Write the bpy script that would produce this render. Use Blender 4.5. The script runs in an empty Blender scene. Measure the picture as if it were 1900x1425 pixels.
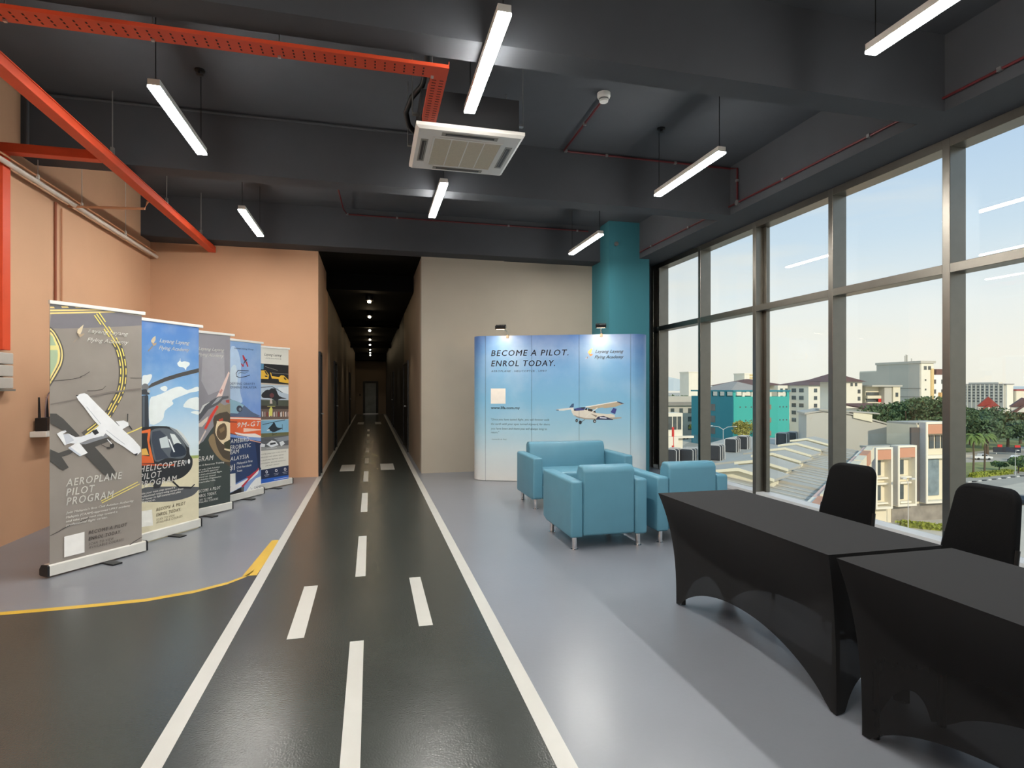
import bpy, bmesh, math, random
from mathutils import Vector, Matrix
R = random.Random(7)
PI = math.pi
sc = bpy.context.scene
col = sc.collection

# ------------------------------------------------------------------ camera
YAW = math.atan(262 / 1055)
cd = bpy.data.cameras.new('camera')
cam = bpy.data.objects.new('camera', cd)
col.objects.link(cam)
cam.location = (0, 0, 1.40)
cam.rotation_euler = (PI / 2, 0, -YAW)
cd.sensor_fit = 'HORIZONTAL'
cd.sensor_width = 36
cd.lens = 36 * 1055 / 1900
cd.shift_y = 8.5 / 1900
cd.clip_start = 0.05
cd.clip_end = 9000
sc.camera = cam

# ------------------------------------------------------------------ view, sky and sun
vs = sc.view_settings
vs.view_transform = 'Standard'
vs.look = 'None'
vs.gamma = 1
vs.exposure = 0.0
vs.use_curve_mapping = False
LAMP = 140.0          # radiance of the tube lights
SUN = 2.6


def lin(c):
    return c / 12.92 if c <= 0.04045 else ((c + 0.055) / 1.055) ** 2.4


def rgb(h):
    if isinstance(h, str):
        if len(h) == 3:
            h = ''.join(c * 2 for c in h)
        h = tuple(int(h[i:i + 2], 16) for i in (0, 2, 4))
    return tuple(lin(c / 255) for c in h) + (1.0,)


W = bpy.data.worlds.new('sky')
sc.world = W
W.use_nodes = True
nt = W.node_tree
nt.nodes.clear()
o_ = nt.nodes.new('ShaderNodeOutputWorld')
bg = nt.nodes.new('ShaderNodeBackground')
tc = nt.nodes.new('ShaderNodeTexCoord')
sx = nt.nodes.new('ShaderNodeSeparateXYZ')
rp = nt.nodes.new('ShaderNodeValToRGB')
el = rp.color_ramp.elements
el[0].position = 0.0
el[0].color = rgb((244, 241, 228))
el[1].position = 1.0
el[1].color = rgb((130, 175, 215))
for p, c in ((0.05, (245, 244, 234)), (0.12, (238, 243, 241)), (0.22, (208, 227, 241)), (0.34, (186, 212, 238)), (0.6, (158, 196, 230))):
    e = el.new(p)
    e.color = rgb(c)
mp = nt.nodes.new('ShaderNodeMapping')
mp.inputs['Scale'].default_value = (1.6, 1.6, 9.0)
nz = nt.nodes.new('ShaderNodeTexNoise')
nz.inputs['Scale'].default_value = 1.8
nz.inputs['Detail'].default_value = 5
cr = nt.nodes.new('ShaderNodeValToRGB')
cr.color_ramp.elements[0].position = 0.50
cr.color_ramp.elements[1].position = 0.78
mx = nt.nodes.new('ShaderNodeMix')
mx.data_type = 'RGBA'
mx.inputs[7].default_value = rgb((250, 243, 226))
ml = nt.nodes.new('ShaderNodeMath')
ml.operation = 'MULTIPLY'
ml.inputs[1].default_value = 0.55
L_ = nt.links.new
L_(tc.outputs['Generated'], sx.inputs[0])
L_(sx.outputs['Z'], rp.inputs[0])
L_(tc.outputs['Generated'], mp.inputs[0])
L_(mp.outputs[0], nz.inputs['Vector'])
L_(nz.outputs[0], cr.inputs[0])
L_(cr.outputs[0], ml.inputs[0])
L_(ml.outputs[0], mx.inputs[0])
L_(rp.outputs[0], mx.inputs[6])
L_(mx.outputs[2], bg.inputs[0])
bg.inputs[1].default_value = 1.06
L_(bg.outputs[0], o_.inputs[0])

sl = bpy.data.lights.new('sun', 'SUN')
sl.energy = SUN
sl.angle = 0.02
sl.color = (1.0, 0.88, 0.70)
so = bpy.data.objects.new('sun', sl)
col.objects.link(so)
so.location = (30, -60, 60)
so.rotation_euler = Vector((0.06, 1.0, -0.5)).to_track_quat('-Z', 'Y').to_euler()

# ------------------------------------------------------------------ materials
MATS = {}


def mat(name, c, rough=0.6, metal=0.0, var=0.06, scale=6.0, bump=0.0, bscale=60.0, spec=0.5, coat=0.0):
    if name in MATS:
        return MATS[name]
    m = bpy.data.materials.new(name)
    MATS[name] = m
    m.use_nodes = True
    n = m.node_tree
    b = n.nodes['Principled BSDF']
    b.inputs['Roughness'].default_value = rough
    b.inputs['Metallic'].default_value = metal
    b.inputs['Specular IOR Level'].default_value = spec
    b.inputs['Coat Weight'].default_value = coat
    c = rgb(c)
    t = n.nodes.new('ShaderNodeTexCoord')
    if var > 0:
        z = n.nodes.new('ShaderNodeTexNoise')
        z.inputs['Scale'].default_value = scale
        z.inputs['Detail'].default_value = 4
        r = n.nodes.new('ShaderNodeValToRGB')
        r.color_ramp.elements[0].position = 0.25
        r.color_ramp.elements[1].position = 0.75
        r.color_ramp.elements[0].color = tuple(min(1, v * (1 - var)) for v in c[:3]) + (1,)
        r.color_ramp.elements[1].color = tuple(min(1, v * (1 + var)) for v in c[:3]) + (1,)
        n.links.new(t.outputs['Object'], z.inputs['Vector'])
        n.links.new(z.outputs[0], r.inputs[0])
        n.links.new(r.outputs[0], b.inputs['Base Color'])
    else:
        b.inputs['Base Color'].default_value = c
    if bump > 0:
        z2 = n.nodes.new('ShaderNodeTexNoise')
        z2.inputs['Scale'].default_value = bscale
        z2.inputs['Detail'].default_value = 3
        bp = n.nodes.new('ShaderNodeBump')
        bp.inputs['Strength'].default_value = bump
        bp.inputs['Distance'].default_value = 0.01
        n.links.new(t.outputs['Object'], z2.inputs['Vector'])
        n.links.new(z2.outputs[0], bp.inputs['Height'])
        n.links.new(bp.outputs[0], b.inputs['Normal'])
    return m


def emit(name, c, s):
    if name in MATS:
        return MATS[name]
    m = bpy.data.materials.new(name)
    MATS[name] = m
    m.use_nodes = True
    b = m.node_tree.nodes['Principled BSDF']
    b.inputs['Base Color'].default_value = rgb(c)
    b.inputs['Emission Color'].default_value = rgb(c)
    b.inputs['Emission Strength'].default_value = s
    return m


def print_gradient(name, stops, z0, z1, cloud=0.0, rough=0.5, cc=(225, 232, 232), cs=3.0):
    """printed artwork: a colour ramp up the panel with soft printed clouds"""
    m = bpy.data.materials.new(name)
    MATS[name] = m
    m.use_nodes = True
    n = m.node_tree
    b = n.nodes['Principled BSDF']
    b.inputs['Roughness'].default_value = rough
    t = n.nodes.new('ShaderNodeTexCoord')
    s = n.nodes.new('ShaderNodeSeparateXYZ')
    mr = n.nodes.new('ShaderNodeMapRange')
    mr.inputs['From Min'].default_value = z0
    mr.inputs['From Max'].default_value = z1
    r = n.nodes.new('ShaderNodeValToRGB')
    e = r.color_ramp.elements
    e[0].position = stops[0][0]
    e[0].color = rgb(stops[0][1])
    e[1].position = stops[-1][0]
    e[1].color = rgb(stops[-1][1])
    for p, c in stops[1:-1]:
        q = e.new(p)
        q.color = rgb(c)
    n.links.new(t.outputs['Object'], s.inputs[0])
    n.links.new(s.outputs['Z'], mr.inputs['Value'])
    n.links.new(mr.outputs[0], r.inputs[0])
    z = n.nodes.new('ShaderNodeTexNoise')
    z.inputs['Scale'].default_value = cs
    z.inputs['Detail'].default_value = 6
    k = n.nodes.new('ShaderNodeValToRGB')
    k.color_ramp.elements[0].position = 0.45
    k.color_ramp.elements[1].position = 0.85
    mu = n.nodes.new('ShaderNodeMath')
    mu.operation = 'MULTIPLY'
    mu.inputs[1].default_value = cloud
    x = n.nodes.new('ShaderNodeMix')
    x.data_type = 'RGBA'
    x.inputs[7].default_value = rgb(cc)
    n.links.new(t.outputs['Object'], z.inputs['Vector'])
    n.links.new(z.outputs[0], k.inputs[0])
    n.links.new(k.outputs[0], mu.inputs[0])
    n.links.new(mu.outputs[0], x.inputs[0])
    n.links.new(r.outputs[0], x.inputs[6])
    n.links.new(x.outputs[2], b.inputs['Base Color'])
    return m


def glass(name, tint=(1, 1, 1), ior=1.45):
    m = bpy.data.materials.new(name)
    MATS[name] = m
    m.use_nodes = True
    n = m.node_tree
    n.nodes.clear()
    o = n.nodes.new('ShaderNodeOutputMaterial')
    a = n.nodes.new('ShaderNodeBsdfTransparent')
    a.inputs[0].default_value = tint + (1,)
    g = n.nodes.new('ShaderNodeBsdfGlossy')
    g.inputs['Roughness'].default_value = 0.0
    # Schlick reflectance of a thin sheet, the same from both sides
    f0 = ((ior - 1) / (ior + 1)) ** 2
    ge = n.nodes.new('ShaderNodeNewGeometry')
    dt = n.nodes.new('ShaderNodeVectorMath')
    dt.operation = 'DOT_PRODUCT'
    n.links.new(ge.outputs['Incoming'], dt.inputs[0])
    n.links.new(ge.outputs['Normal'], dt.inputs[1])
    prev = dt.outputs['Value']
    for op, v in (('ABSOLUTE', None), ('SUBTRACT', 1.0), ('POWER', 5.0), ('MULTIPLY', 1 - f0), ('ADD', f0)):
        f = n.nodes.new('ShaderNodeMath')
        f.operation = op
        if op == 'SUBTRACT':
            f.inputs[0].default_value = v
            n.links.new(prev, f.inputs[1])
        else:
            n.links.new(prev, f.inputs[0])
            if v is not None:
                f.inputs[1].default_value = v
        prev = f.outputs[0]
    x = n.nodes.new('ShaderNodeMixShader')
    n.links.new(f.outputs[0], x.inputs[0])
    n.links.new(a.outputs[0], x.inputs[1])
    n.links.new(g.outputs[0], x.inputs[2])
    n.links.new(x.outputs[0], o.inputs[0])
    return m


def sheer(name, c, alpha):
    m = mat(name, c, 0.75, var=0.08, scale=40)
    n = m.node_tree
    b = n.nodes['Principled BSDF']
    b.inputs['Specular IOR Level'].default_value = 0.12
    b.inputs['Sheen Weight'].default_value = 0.09
    b.inputs['Sheen Roughness'].default_value = 0.45
    b.inputs['Alpha'].default_value = 1 - alpha
    return m


# ------------------------------------------------------------------ mesh builder
class MB:
    def __init__(s):
        s.v = []
        s.f = []
        s.m = []

    def poly(s, pts, mi=0):
        k = len(s.v)
        s.v += [tuple(p) for p in pts]
        s.f.append(tuple(range(k, k + len(pts))))
        s.m.append(mi)

    def box(s, x0, y0, z0, x1, y1, z1, mi=0):
        k = len(s.v)
        s.v += [(x0, y0, z0), (x1, y0, z0), (x1, y1, z0), (x0, y1, z0), (x0, y0, z1), (x1, y0, z1), (x1, y1, z1), (x0, y1, z1)]
        for q in ((3, 2, 1, 0), (4, 5, 6, 7), (0, 1, 5, 4), (1, 2, 6, 5), (2, 3, 7, 6), (3, 0, 4, 7)):
            s.f.append(tuple(k + i for i in q))
            s.m.append(mi)
        return s

    def cbox(s, cx, cy, cz, dx, dy, dz, mi=0):
        return s.box(cx - dx / 2, cy - dy / 2, cz - dz / 2, cx + dx / 2, cy + dy / 2, cz + dz / 2, mi)

    def prism(s, pts, z0, z1, mi=0):
        """vertical prism over a plan polygon"""
        n = len(pts)
        k = len(s.v)
        s.v += [(p[0], p[1], z0) for p in pts] + [(p[0], p[1], z1) for p in pts]
        s.f.append(tuple(k + i for i in reversed(range(n))))
        s.f.append(tuple(k + n + i for i in range(n)))
        s.m += [mi, mi]
        for i in range(n):
            j = (i + 1) % n
            s.f.append((k + i, k + j, k + n + j, k + n + i))
            s.m.append(mi)
        return s

    def extr(s, pts, d, mi=0):
        """extrude a planar 3d polygon by vector d"""
        n = len(pts)
        k = len(s.v)
        s.v += [tuple(p) for p in pts] + [(p[0] + d[0], p[1] + d[1], p[2] + d[2]) for p in pts]
        s.f.append(tuple(k + i for i in reversed(range(n))))
        s.f.append(tuple(k + n + i for i in range(n)))
        s.m += [mi, mi]
        for i in range(n):
            j = (i + 1) % n
            s.f.append((k + i, k + j, k + n + j, k + n + i))
            s.m.append(mi)
        return s

    def tube(s, path, r, n=8, mi=0, r2=None):
        path = [Vector(p) for p in path]
        k = len(s.v)
        N = len(path)
        for i, p in enumerate(path):
            d = (path[min(N - 1, i + 1)] - path[max(0, i - 1)]).normalized()
            a = Vector((0, 0, 1)) if abs(d.z) < 0.9 else Vector((1, 0, 0))
            u = d.cross(a).normalized()
            w = d.cross(u)
            rr = r if r2 is None else r + (r2 - r) * i / (N - 1)
            for j in range(n):
                t = 2 * PI * j / n
                s.v.append(tuple(p + u * (rr * math.cos(t)) + w * (rr * math.sin(t))))
        for i in range(N - 1):
            for j in range(n):
                q = (j + 1) % n
                s.f.append((k + i * n + j, k + i * n + q, k + (i + 1) * n + q, k + (i + 1) * n + j))
                s.m.append(mi)
        s.f.append(tuple(k + j for j in reversed(range(n))))
        s.f.append(tuple(k + (N - 1) * n + j for j in range(n)))
        s.m += [mi, mi]
        return s

    def lathe(s, prof, cx=0, cy=0, n=20, mi=0):
        k = len(s.v)
        N = len(prof)
        for r, z in prof:
            for j in range(n):
                t = 2 * PI * j / n
                s.v.append((cx + r * math.cos(t), cy + r * math.sin(t), z))
        for i in range(N - 1):
            for j in range(n):
                q = (j + 1) % n
                s.f.append((k + i * n + j, k + i * n + q, k + (i + 1) * n + q, k + (i + 1) * n + j))
                s.m.append(mi)
        s.f.append(tuple(k + j for j in reversed(range(n))))
        s.f.append(tuple(k + (N - 1) * n + j for j in range(n)))
        s.m += [mi, mi]
        return s

    def add(s, verts, faces, mi=0):
        k = len(s.v)
        s.v += [tuple(v) for v in verts]
        for f in faces:
            s.f.append(tuple(k + i for i in f))
            s.m.append(mi)
        return s

    def xform(s, M):
        s.v = [tuple(M @ Vector(v)) for v in s.v]
        return s


def add_props(o, label=None, cat=None, group=None, kind=None):
    if label:
        o['label'] = label
    if cat:
        o['category'] = cat
    if group:
        o['group'] = group
    if kind:
        o['kind'] = kind
    return o


def obj(name, b, mats, parent=None, label=None, cat=None, group=None, kind=None, bevel=0, seg=2, smooth=False, fix=True):
    me = bpy.data.meshes.new(name)
    me.from_pydata(b.v, [], b.f)
    if not isinstance(mats, (list, tuple)):
        mats = [mats]
    for m in mats:
        me.materials.append(m)
    me.polygons.foreach_set('material_index', b.m)
    if fix or bevel > 0:
        bm = bmesh.new()
        bm.from_mesh(me)
        if bevel > 0:
            bmesh.ops.remove_doubles(bm, verts=bm.verts, dist=1e-5)
        if fix:
            bmesh.ops.recalc_face_normals(bm, faces=bm.faces)
        if bevel > 0:
            ed = [e for e in bm.edges if len(e.link_faces) == 2 and e.calc_face_angle(0) > 0.5]
            bmesh.ops.bevel(bm, geom=ed, offset=bevel, segments=seg, profile=0.5, affect='EDGES', clamp_overlap=True)
        bm.to_mesh(me)
        bm.free()
    if smooth:
        me.polygons.foreach_set('use_smooth', [True] * len(me.polygons))
        if bevel > 0 or smooth == 'auto':
            try:
                me.set_sharp_from_angle(angle=0.7)
            except Exception:
                pass
    me.update()
    o = bpy.data.objects.new(name, me)
    col.objects.link(o)
    if parent:
        o.parent = parent
    return add_props(o, label, cat, group, kind)


def thing(name, label, cat, loc=(0, 0, 0), rz=0.0, group=None, kind=None):
    o = bpy.data.objects.new(name, None)
    o.empty_display_size = 0.1
    col.objects.link(o)
    o.location = loc
    o.rotation_euler = (0, 0, rz)
    return add_props(o, label, cat, group, kind)


def dup(o, parent=None, loc=None, rz=None, label=None):
    c = o.copy()
    col.objects.link(c)
    if parent:
        c.parent = parent
    if loc is not None:
        c.location = loc
    if rz is not None:
        c.rotation_euler = (0, 0, rz)
    if label:
        c['label'] = label
    for ch in list(o.children):
        dup(ch, c)
    return c


# text as flat lettering, returned as vertices and faces in a 0..width by baseline plane
def lettering(s, width, cap, shear=0.0, bold=0.0):
    cu = bpy.data.curves.new('lettering', 'FONT')
    cu.body = s
    cu.size = 1.0
    cu.resolution_u = 2
    cu.shear = shear
    cu.fill_mode = 'FRONT'
    if s.isupper() and len(s) > 4:
        cu.space_character = 1.18
    t = bpy.data.objects.new('lettering', cu)
    col.objects.link(t)
    dg = bpy.context.evaluated_depsgraph_get()
    me = bpy.data.meshes.new_from_object(t.evaluated_get(dg))
    vs_ = [v.co.copy() for v in me.vertices]
    fs = [tuple(p.vertices) for p in me.polygons]
    bpy.data.objects.remove(t)
    bpy.data.curves.remove(cu)
    bpy.data.meshes.remove(me)
    x0 = min(v.x for v in vs_)
    x1 = max(v.x for v in vs_)
    kx = width / max(1e-6, x1 - x0)
    ky = cap / 0.70
    p = [((v.x - x0) * kx, v.y * ky) for v in vs_]
    if bold > 0:
        # heavier strokes: the same letters repeated a hair to each side
        g = min(bold * 1.1, 0.022) * cap / 0.7
        n = len(p)
        q, f2 = [], []
        for k, (gx, gy) in enumerate(((-g, 0), (g, 0), (0, g * 0.7), (0, -g * 0.7))):
            q += [(x + gx, y + gy) for x, y in p]
            f2 += [tuple(i + k * n for i in f) for f in fs]
        return q, f2
    return p, fs
ART = {
'b1': [
('77747a',[0,1863,12,1960,476,2023,692,2013,692,1939,418,1896,81,1852,0,1846]),
('6b6b70',[3,2046,236,2039,447,2034,3,1959]),
('e9cf86',[3,1986,323,2029,378,2027,3,1972]),
('e9cf86',[3,1964,430,2026,476,2023,3,1951]),
('e9cf86',[61,2037,101,2036,101,2030,64,2027]),
('e9cf86',[76,2020,121,2025,129,2013,81,2007]),
('e9cf86',[170,2029,204,2032,217,2025,178,2020]),
('e9cf86',[3,2007,27,2010,34,1998,3,1994]),
('5b5652',[498,1803,519,1768,461,1735,441,1771]),
('5b5652',[506,1790,529,1749,471,1717,448,1759]),
('5b5652',[518,1770,538,1724,478,1698,458,1744]),
('5b5652',[530,1745,546,1694,483,1674,467,1726]),
('5b5652',[540,1718,554,1663,490,1646,476,1701]),
('5b5652',[548,1687,560,1633,496,1619,484,1673]),
('5b5652',[555,1658,564,1607,499,1595,490,1646]),
('5b5652',[560,1631,567,1581,502,1573,495,1623]),
('5b5652',[564,1606,568,1556,503,1551,499,1601]),
('5b5652',[567,1580,569,1530,503,1528,501,1579]),
('5b5652',[568,1555,567,1504,501,1506,502,1556]),
('5b5652',[568,1529,565,1479,500,1482,502,1533]),
('5b5652',[567,1504,563,1453,497,1458,501,1509]),
('5b5652',[566,1478,560,1427,494,1434,500,1486]),
('5b5652',[563,1451,554,1400,489,1411,498,1462]),
('5b5652',[559,1423,546,1372,482,1389,495,1440]),
('5b5652',[553,1396,537,1346,474,1366,490,1416]),
('5b5652',[545,1369,525,1319,464,1344,484,1393]),
('5b5652',[535,1341,512,1293,452,1322,476,1370]),
('5b5652',[523,1315,497,1268,439,1299,465,1347]),
('5b5652',[510,1290,483,1243,425,1275,452,1323]),
('5b5652',[496,1267,471,1218,412,1248,437,1297]),
('5b5652',[483,1241,457,1192,398,1223,424,1272]),
('5b5652',[468,1212,436,1163,381,1199,413,1248]),
('5b5652',[450,1181,409,1132,358,1174,399,1223]),
('5b5652',[425,1150,379,1101,331,1146,377,1195]),
('5b5652',[396,1118,348,1072,303,1120,351,1166]),
('5b5652',[366,1088,313,1045,272,1097,325,1139]),
('5b5652',[332,1060,277,1021,239,1075,294,1114]),
('5b5652',[299,1036,253,1005,216,1059,261,1091]),
('f0dc72',[331,1996,352,1965,345,1960,323,1990]),
('f0dc72',[350,1968,380,1926,373,1921,343,1963]),
('f0dc72',[378,1929,406,1890,398,1885,370,1924]),
('f0dc72',[404,1893,427,1860,419,1855,396,1888]),
('f0dc72',[425,1863,446,1833,438,1827,417,1858]),
('f0dc72',[444,1835,463,1805,456,1800,436,1830]),
('f0dc72',[462,1808,480,1778,472,1773,454,1803]),
('f0dc72',[478,1781,495,1751,487,1746,470,1776]),
('f0dc72',[494,1754,508,1723,500,1719,485,1750]),
('f0dc72',[507,1726,517,1694,509,1692,498,1723]),
('f0dc72',[516,1698,524,1666,515,1663,507,1695]),
('f0dc72',[523,1669,530,1638,521,1636,515,1667]),
('f0dc72',[529,1642,534,1613,525,1611,520,1640]),
('f0dc72',[534,1616,537,1589,528,1588,525,1615]),
('f0dc72',[537,1592,539,1565,530,1564,528,1592]),
('f0dc72',[539,1568,540,1541,531,1540,530,1568]),
('f0dc72',[540,1544,539,1516,530,1516,531,1544]),
('f0dc72',[539,1520,538,1492,529,1492,530,1520]),
('f0dc72',[538,1495,536,1467,527,1467,529,1496]),
('f0dc72',[536,1470,533,1441,524,1442,527,1471]),
('f0dc72',[533,1445,528,1416,519,1417,524,1446]),
('f0dc72',[529,1419,522,1391,513,1393,520,1421]),
('f0dc72',[522,1394,513,1365,505,1368,514,1397]),
('f0dc72',[514,1369,503,1340,495,1344,506,1372]),
('f0dc72',[504,1343,491,1316,483,1320,496,1347]),
('f0dc72',[493,1319,477,1291,470,1296,485,1323]),
('f0dc72',[479,1294,463,1266,456,1271,471,1299]),
('f0dc72',[465,1270,450,1241,442,1245,457,1274]),
('f0dc72',[452,1244,437,1215,429,1219,444,1249]),
('f0dc72',[438,1218,419,1188,411,1193,431,1223]),
('f0dc72',[421,1190,394,1159,387,1164,414,1196]),
('f0dc72',[396,1161,366,1128,359,1135,390,1167]),
('f0dc72',[368,1131,337,1101,330,1107,362,1137]),
('f0dc72',[339,1103,304,1075,298,1082,333,1110]),
('f0dc72',[306,1077,270,1051,265,1059,301,1084]),
('f0dc72',[273,1053,247,1035,241,1042,268,1061]),
('f0dc72',[314,1983,335,1953,328,1948,306,1978]),
('f0dc72',[333,1956,363,1914,355,1909,326,1951]),
('f0dc72',[387,1881,409,1848,402,1843,379,1875]),
('f0dc72',[407,1851,428,1821,421,1816,400,1846]),
('f0dc72',[444,1797,462,1767,454,1762,436,1792]),
('f0dc72',[460,1770,476,1741,469,1737,452,1766]),
('f0dc72',[487,1718,497,1689,488,1686,478,1715]),
('f0dc72',[496,1692,504,1661,495,1659,487,1690]),
('f0dc72',[508,1638,513,1610,505,1608,500,1636]),
('f0dc72',[513,1613,516,1587,507,1586,504,1612]),
('f0dc72',[518,1567,519,1540,510,1540,509,1567]),
('f0dc72',[519,1544,518,1517,509,1517,510,1544]),
('f0dc72',[517,1497,515,1469,506,1469,508,1497]),
('f0dc72',[515,1472,512,1444,503,1445,506,1473]),
('f0dc72',[508,1424,501,1397,493,1399,500,1426]),
('f0dc72',[502,1400,493,1373,485,1375,494,1403]),
('f0dc72',[485,1352,472,1325,464,1329,477,1356]),
('f0dc72',[474,1328,459,1302,451,1306,466,1333]),
('f0dc72',[447,1280,432,1251,424,1255,439,1284]),
('f0dc72',[434,1254,419,1226,411,1230,426,1258]),
('f0dc72',[404,1203,378,1172,372,1178,397,1209]),
('f0dc72',[381,1175,351,1143,344,1149,374,1181]),
('f0dc72',[325,1119,291,1092,286,1099,320,1126]),
('f0dc72',[294,1094,258,1068,253,1076,289,1101]),
('f0dc72',[348,2008,369,1977,362,1972,340,2002]),
('f0dc72',[367,1980,397,1939,390,1933,360,1975]),
('f0dc72',[421,1905,444,1872,436,1867,414,1900]),
('f0dc72',[442,1875,463,1844,456,1839,434,1870]),
('f0dc72',[479,1819,498,1788,490,1784,472,1815]),
('f0dc72',[496,1791,514,1760,506,1756,489,1787]),
('f0dc72',[526,1734,537,1700,529,1697,518,1731]),
('f0dc72',[536,1703,545,1670,536,1668,528,1701]),
('f0dc72',[550,1646,555,1616,546,1615,541,1644]),
('f0dc72',[554,1620,558,1591,549,1590,545,1618]),
('f0dc72',[560,1569,561,1541,552,1540,551,1569]),
('f0dc72',[561,1544,560,1515,551,1516,552,1544]),
('f0dc72',[559,1494,557,1465,548,1465,550,1494]),
('f0dc72',[557,1468,554,1438,545,1439,548,1469]),
('f0dc72',[549,1415,542,1385,533,1387,541,1417]),
('f0dc72',[543,1388,533,1358,524,1361,534,1391]),
('f0dc72',[524,1335,510,1306,502,1310,516,1339]),
('f0dc72',[511,1309,496,1281,488,1285,503,1313]),
('f0dc72',[484,1260,469,1231,461,1236,476,1264]),
('f0dc72',[471,1235,455,1204,447,1209,463,1239]),
('f0dc72',[437,1178,410,1145,403,1150,430,1184]),
('f0dc72',[412,1147,381,1114,374,1120,406,1153]),
('f0dc72',[353,1087,316,1058,311,1065,347,1094]),
('f0dc72',[319,1060,282,1034,277,1041,314,1067]),
('55514e',[0,1859,8,1853,14,1848,22,1841,32,1830,41,1815,52,1797,61,1778,71,1757,79,1735,86,1713,91,1691,93,1669,94,1647,92,1622,87,1597,81,1574,74,1554,65,1535,54,1512,37,1479,17,1443,3,1418,0,1414]),
('ecd98c',[0,1848,8,1842,12,1838,19,1831,27,1822,35,1808,45,1790,54,1772,63,1752,71,1731,78,1710,82,1689,84,1668,85,1646,83,1624,79,1601,73,1579,65,1560,56,1541,46,1520,31,1491,14,1459,3,1437,0,1433]),
('5a5450',[0,1834,8,1828,12,1823,18,1817,25,1808,31,1796,39,1782,47,1765,54,1747,62,1727,69,1706,73,1686,75,1666,75,1646,73,1625,69,1604,64,1584,56,1566,48,1548,38,1528,25,1503,12,1477,3,1459,0,1455]),
('ecd98c',[0,1823,8,1817,11,1813,16,1807,21,1799,27,1788,33,1775,39,1759,47,1742,55,1723,61,1703,65,1684,67,1665,67,1645,65,1626,62,1606,56,1587,49,1569,41,1552,32,1533,21,1511,10,1489,3,1472,0,1469]),
('a9bd9b',[0,1801,8,1795,10,1793,14,1790,17,1785,20,1777,23,1766,27,1753,33,1737,41,1718,47,1699,50,1681,51,1662,51,1644,50,1627,48,1611,44,1594,39,1578,32,1561,25,1544,17,1526,8,1507,3,1494,0,1490]),
('dfd68e',[0,1719,41,1722,49,1688,0,1685]),
('3c3634',[202,1491,236,1507,237,1503,204,1488]),
('3c3634',[234,1506,273,1534,275,1531,236,1503]),
('3c3634',[5,1458,139,1471,139,1467,5,1454]),
('3c3634',[137,1471,213,1490,214,1486,138,1467]),
('3c3634',[256,1384,313,1385,313,1381,256,1380]),
('3c3634',[311,1385,370,1396,370,1392,312,1381]),
('3c3634',[367,1394,395,1423,397,1420,370,1392]),
('3c3634',[592,1490,690,1491,690,1487,592,1486]),
('3c3634',[0,313,58,333,60,328,0,308]),
('3c3634',[56,332,117,359,119,354,58,327]),
('3c3634',[116,358,178,365,179,360,117,353]),
('3c3634',[176,364,272,392,273,387,177,360]),
('3c3634',[455,49,548,75,550,69,457,43]),
('3c3634',[545,74,620,115,623,110,548,69]),
('3c3634',[618,114,692,140,692,134,620,109]),
('7d756f',[2,1288,191,1324,416,1375,682,1406,682,1393,416,1360,191,1312,2,1279]),
('4b4946',[0,1215,41,1213,86,1174,149,1099,202,1034,170,1022,128,1060,76,1092,11,1136,0,1144]),
('4b4946',[0,951,56,918,123,937,154,925,149,908,76,887,125,801,86,783,51,811,26,842,0,860]),
('4b4946',[213,972,416,1006,440,982,312,939,358,880,416,807,472,720,445,674,375,715,245,874,235,899]),
('f0dc72',[558,1029,618,1048,621,1040,561,1021]),
('f0dc72',[615,1047,689,1076,692,1068,692,1067,618,1039]),
('8b8d92',[159,974,213,978,392,1038,416,1018,392,1004,245,966]),
('e3e6ea',[341,1105,392,1041,358,1019,279,1005,213,981,170,976,138,984,102,976,86,1052,123,1058,170,1028,213,1028,279,1049,301,1071]),
('c5cad2',[86,1055,123,1055,162,1005,107,976]),
('eceef0',[43,1063,71,1078,102,1085,110,1073,86,1060,107,976,97,971]),
('eceef0',[120,949,191,991,259,897,202,876]),
('cfd6e0',[120,949,133,959,213,884,202,876]),
('eceef0',[469,1131,536,1137,574,1116,577,1091,524,1063,494,1083]),
('4a4a4c',[448,1138,475,1128,503,1092,488,1090]),
('eceef0',[178,1339,202,1359,235,1364,256,1355,335,1267,434,1161,536,1055,618,974,676,905,682,865,656,842,618,853,536,921,469,967,392,1041,375,1018,329,1027,307,1077,341,1105,301,1155,235,1253,191,1312]),
('2c2c2e',[287,1066,324,1079,343,1047,312,1032]),
('2c2c2e',[573,1190,571,1127,563,1127,565,1190]),
('2c2c2e',[584,1094,609,1058,603,1054,577,1089]),
('b9bfc6',[252,1260,357,1120,354,1117,249,1257]),
('b9bfc6',[399,1067,545,940,542,937,396,1064]),
('2f2d2c',[461,935,459,927,455,920,448,917,441,918,434,922,429,930,428,938,429,947,434,954,441,957,448,956,455,952,459,944]),
('3f3b39',[432,918,431,915,426,912,420,911,412,912,406,914,401,918,399,922,401,925,406,928,412,929,420,928,426,926,431,922]),
('eceef0',[409,994,443,953,438,948,403,990]),
('3f3b39',[361,955,395,933,392,929,358,951]),
('3f3b39',[392,934,423,925,422,920,391,929]),
('333',[173,1350,181,1350,194,1350,181,1339]),
('2c2c2e',[624,849,653,855,647,837,634,835]),
('d6c5a6',[229,1897,212,1881,186,1853,183,1827,204,1818,217,1848]),
('b09a80',[186,1828,204,1818,230,1829,236,1826,220,1808,204,1796,194,1808]),
('9c8d80',[186,1796,155,1757,160,1751,191,1788]),
('efede8',[93,282,235,286,235,126,93,126]),
('ecdb7c',[357,506,653,614,656,607,359,499]),
('ecdb7c',[363,490,668,594,671,588,366,483]),
],
'b2': [
('d8cfb0',[48,778,684,714,752,706,752,-145,48,37]),
('9dab62',[642,738,752,730,752,703,642,708]),
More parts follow.
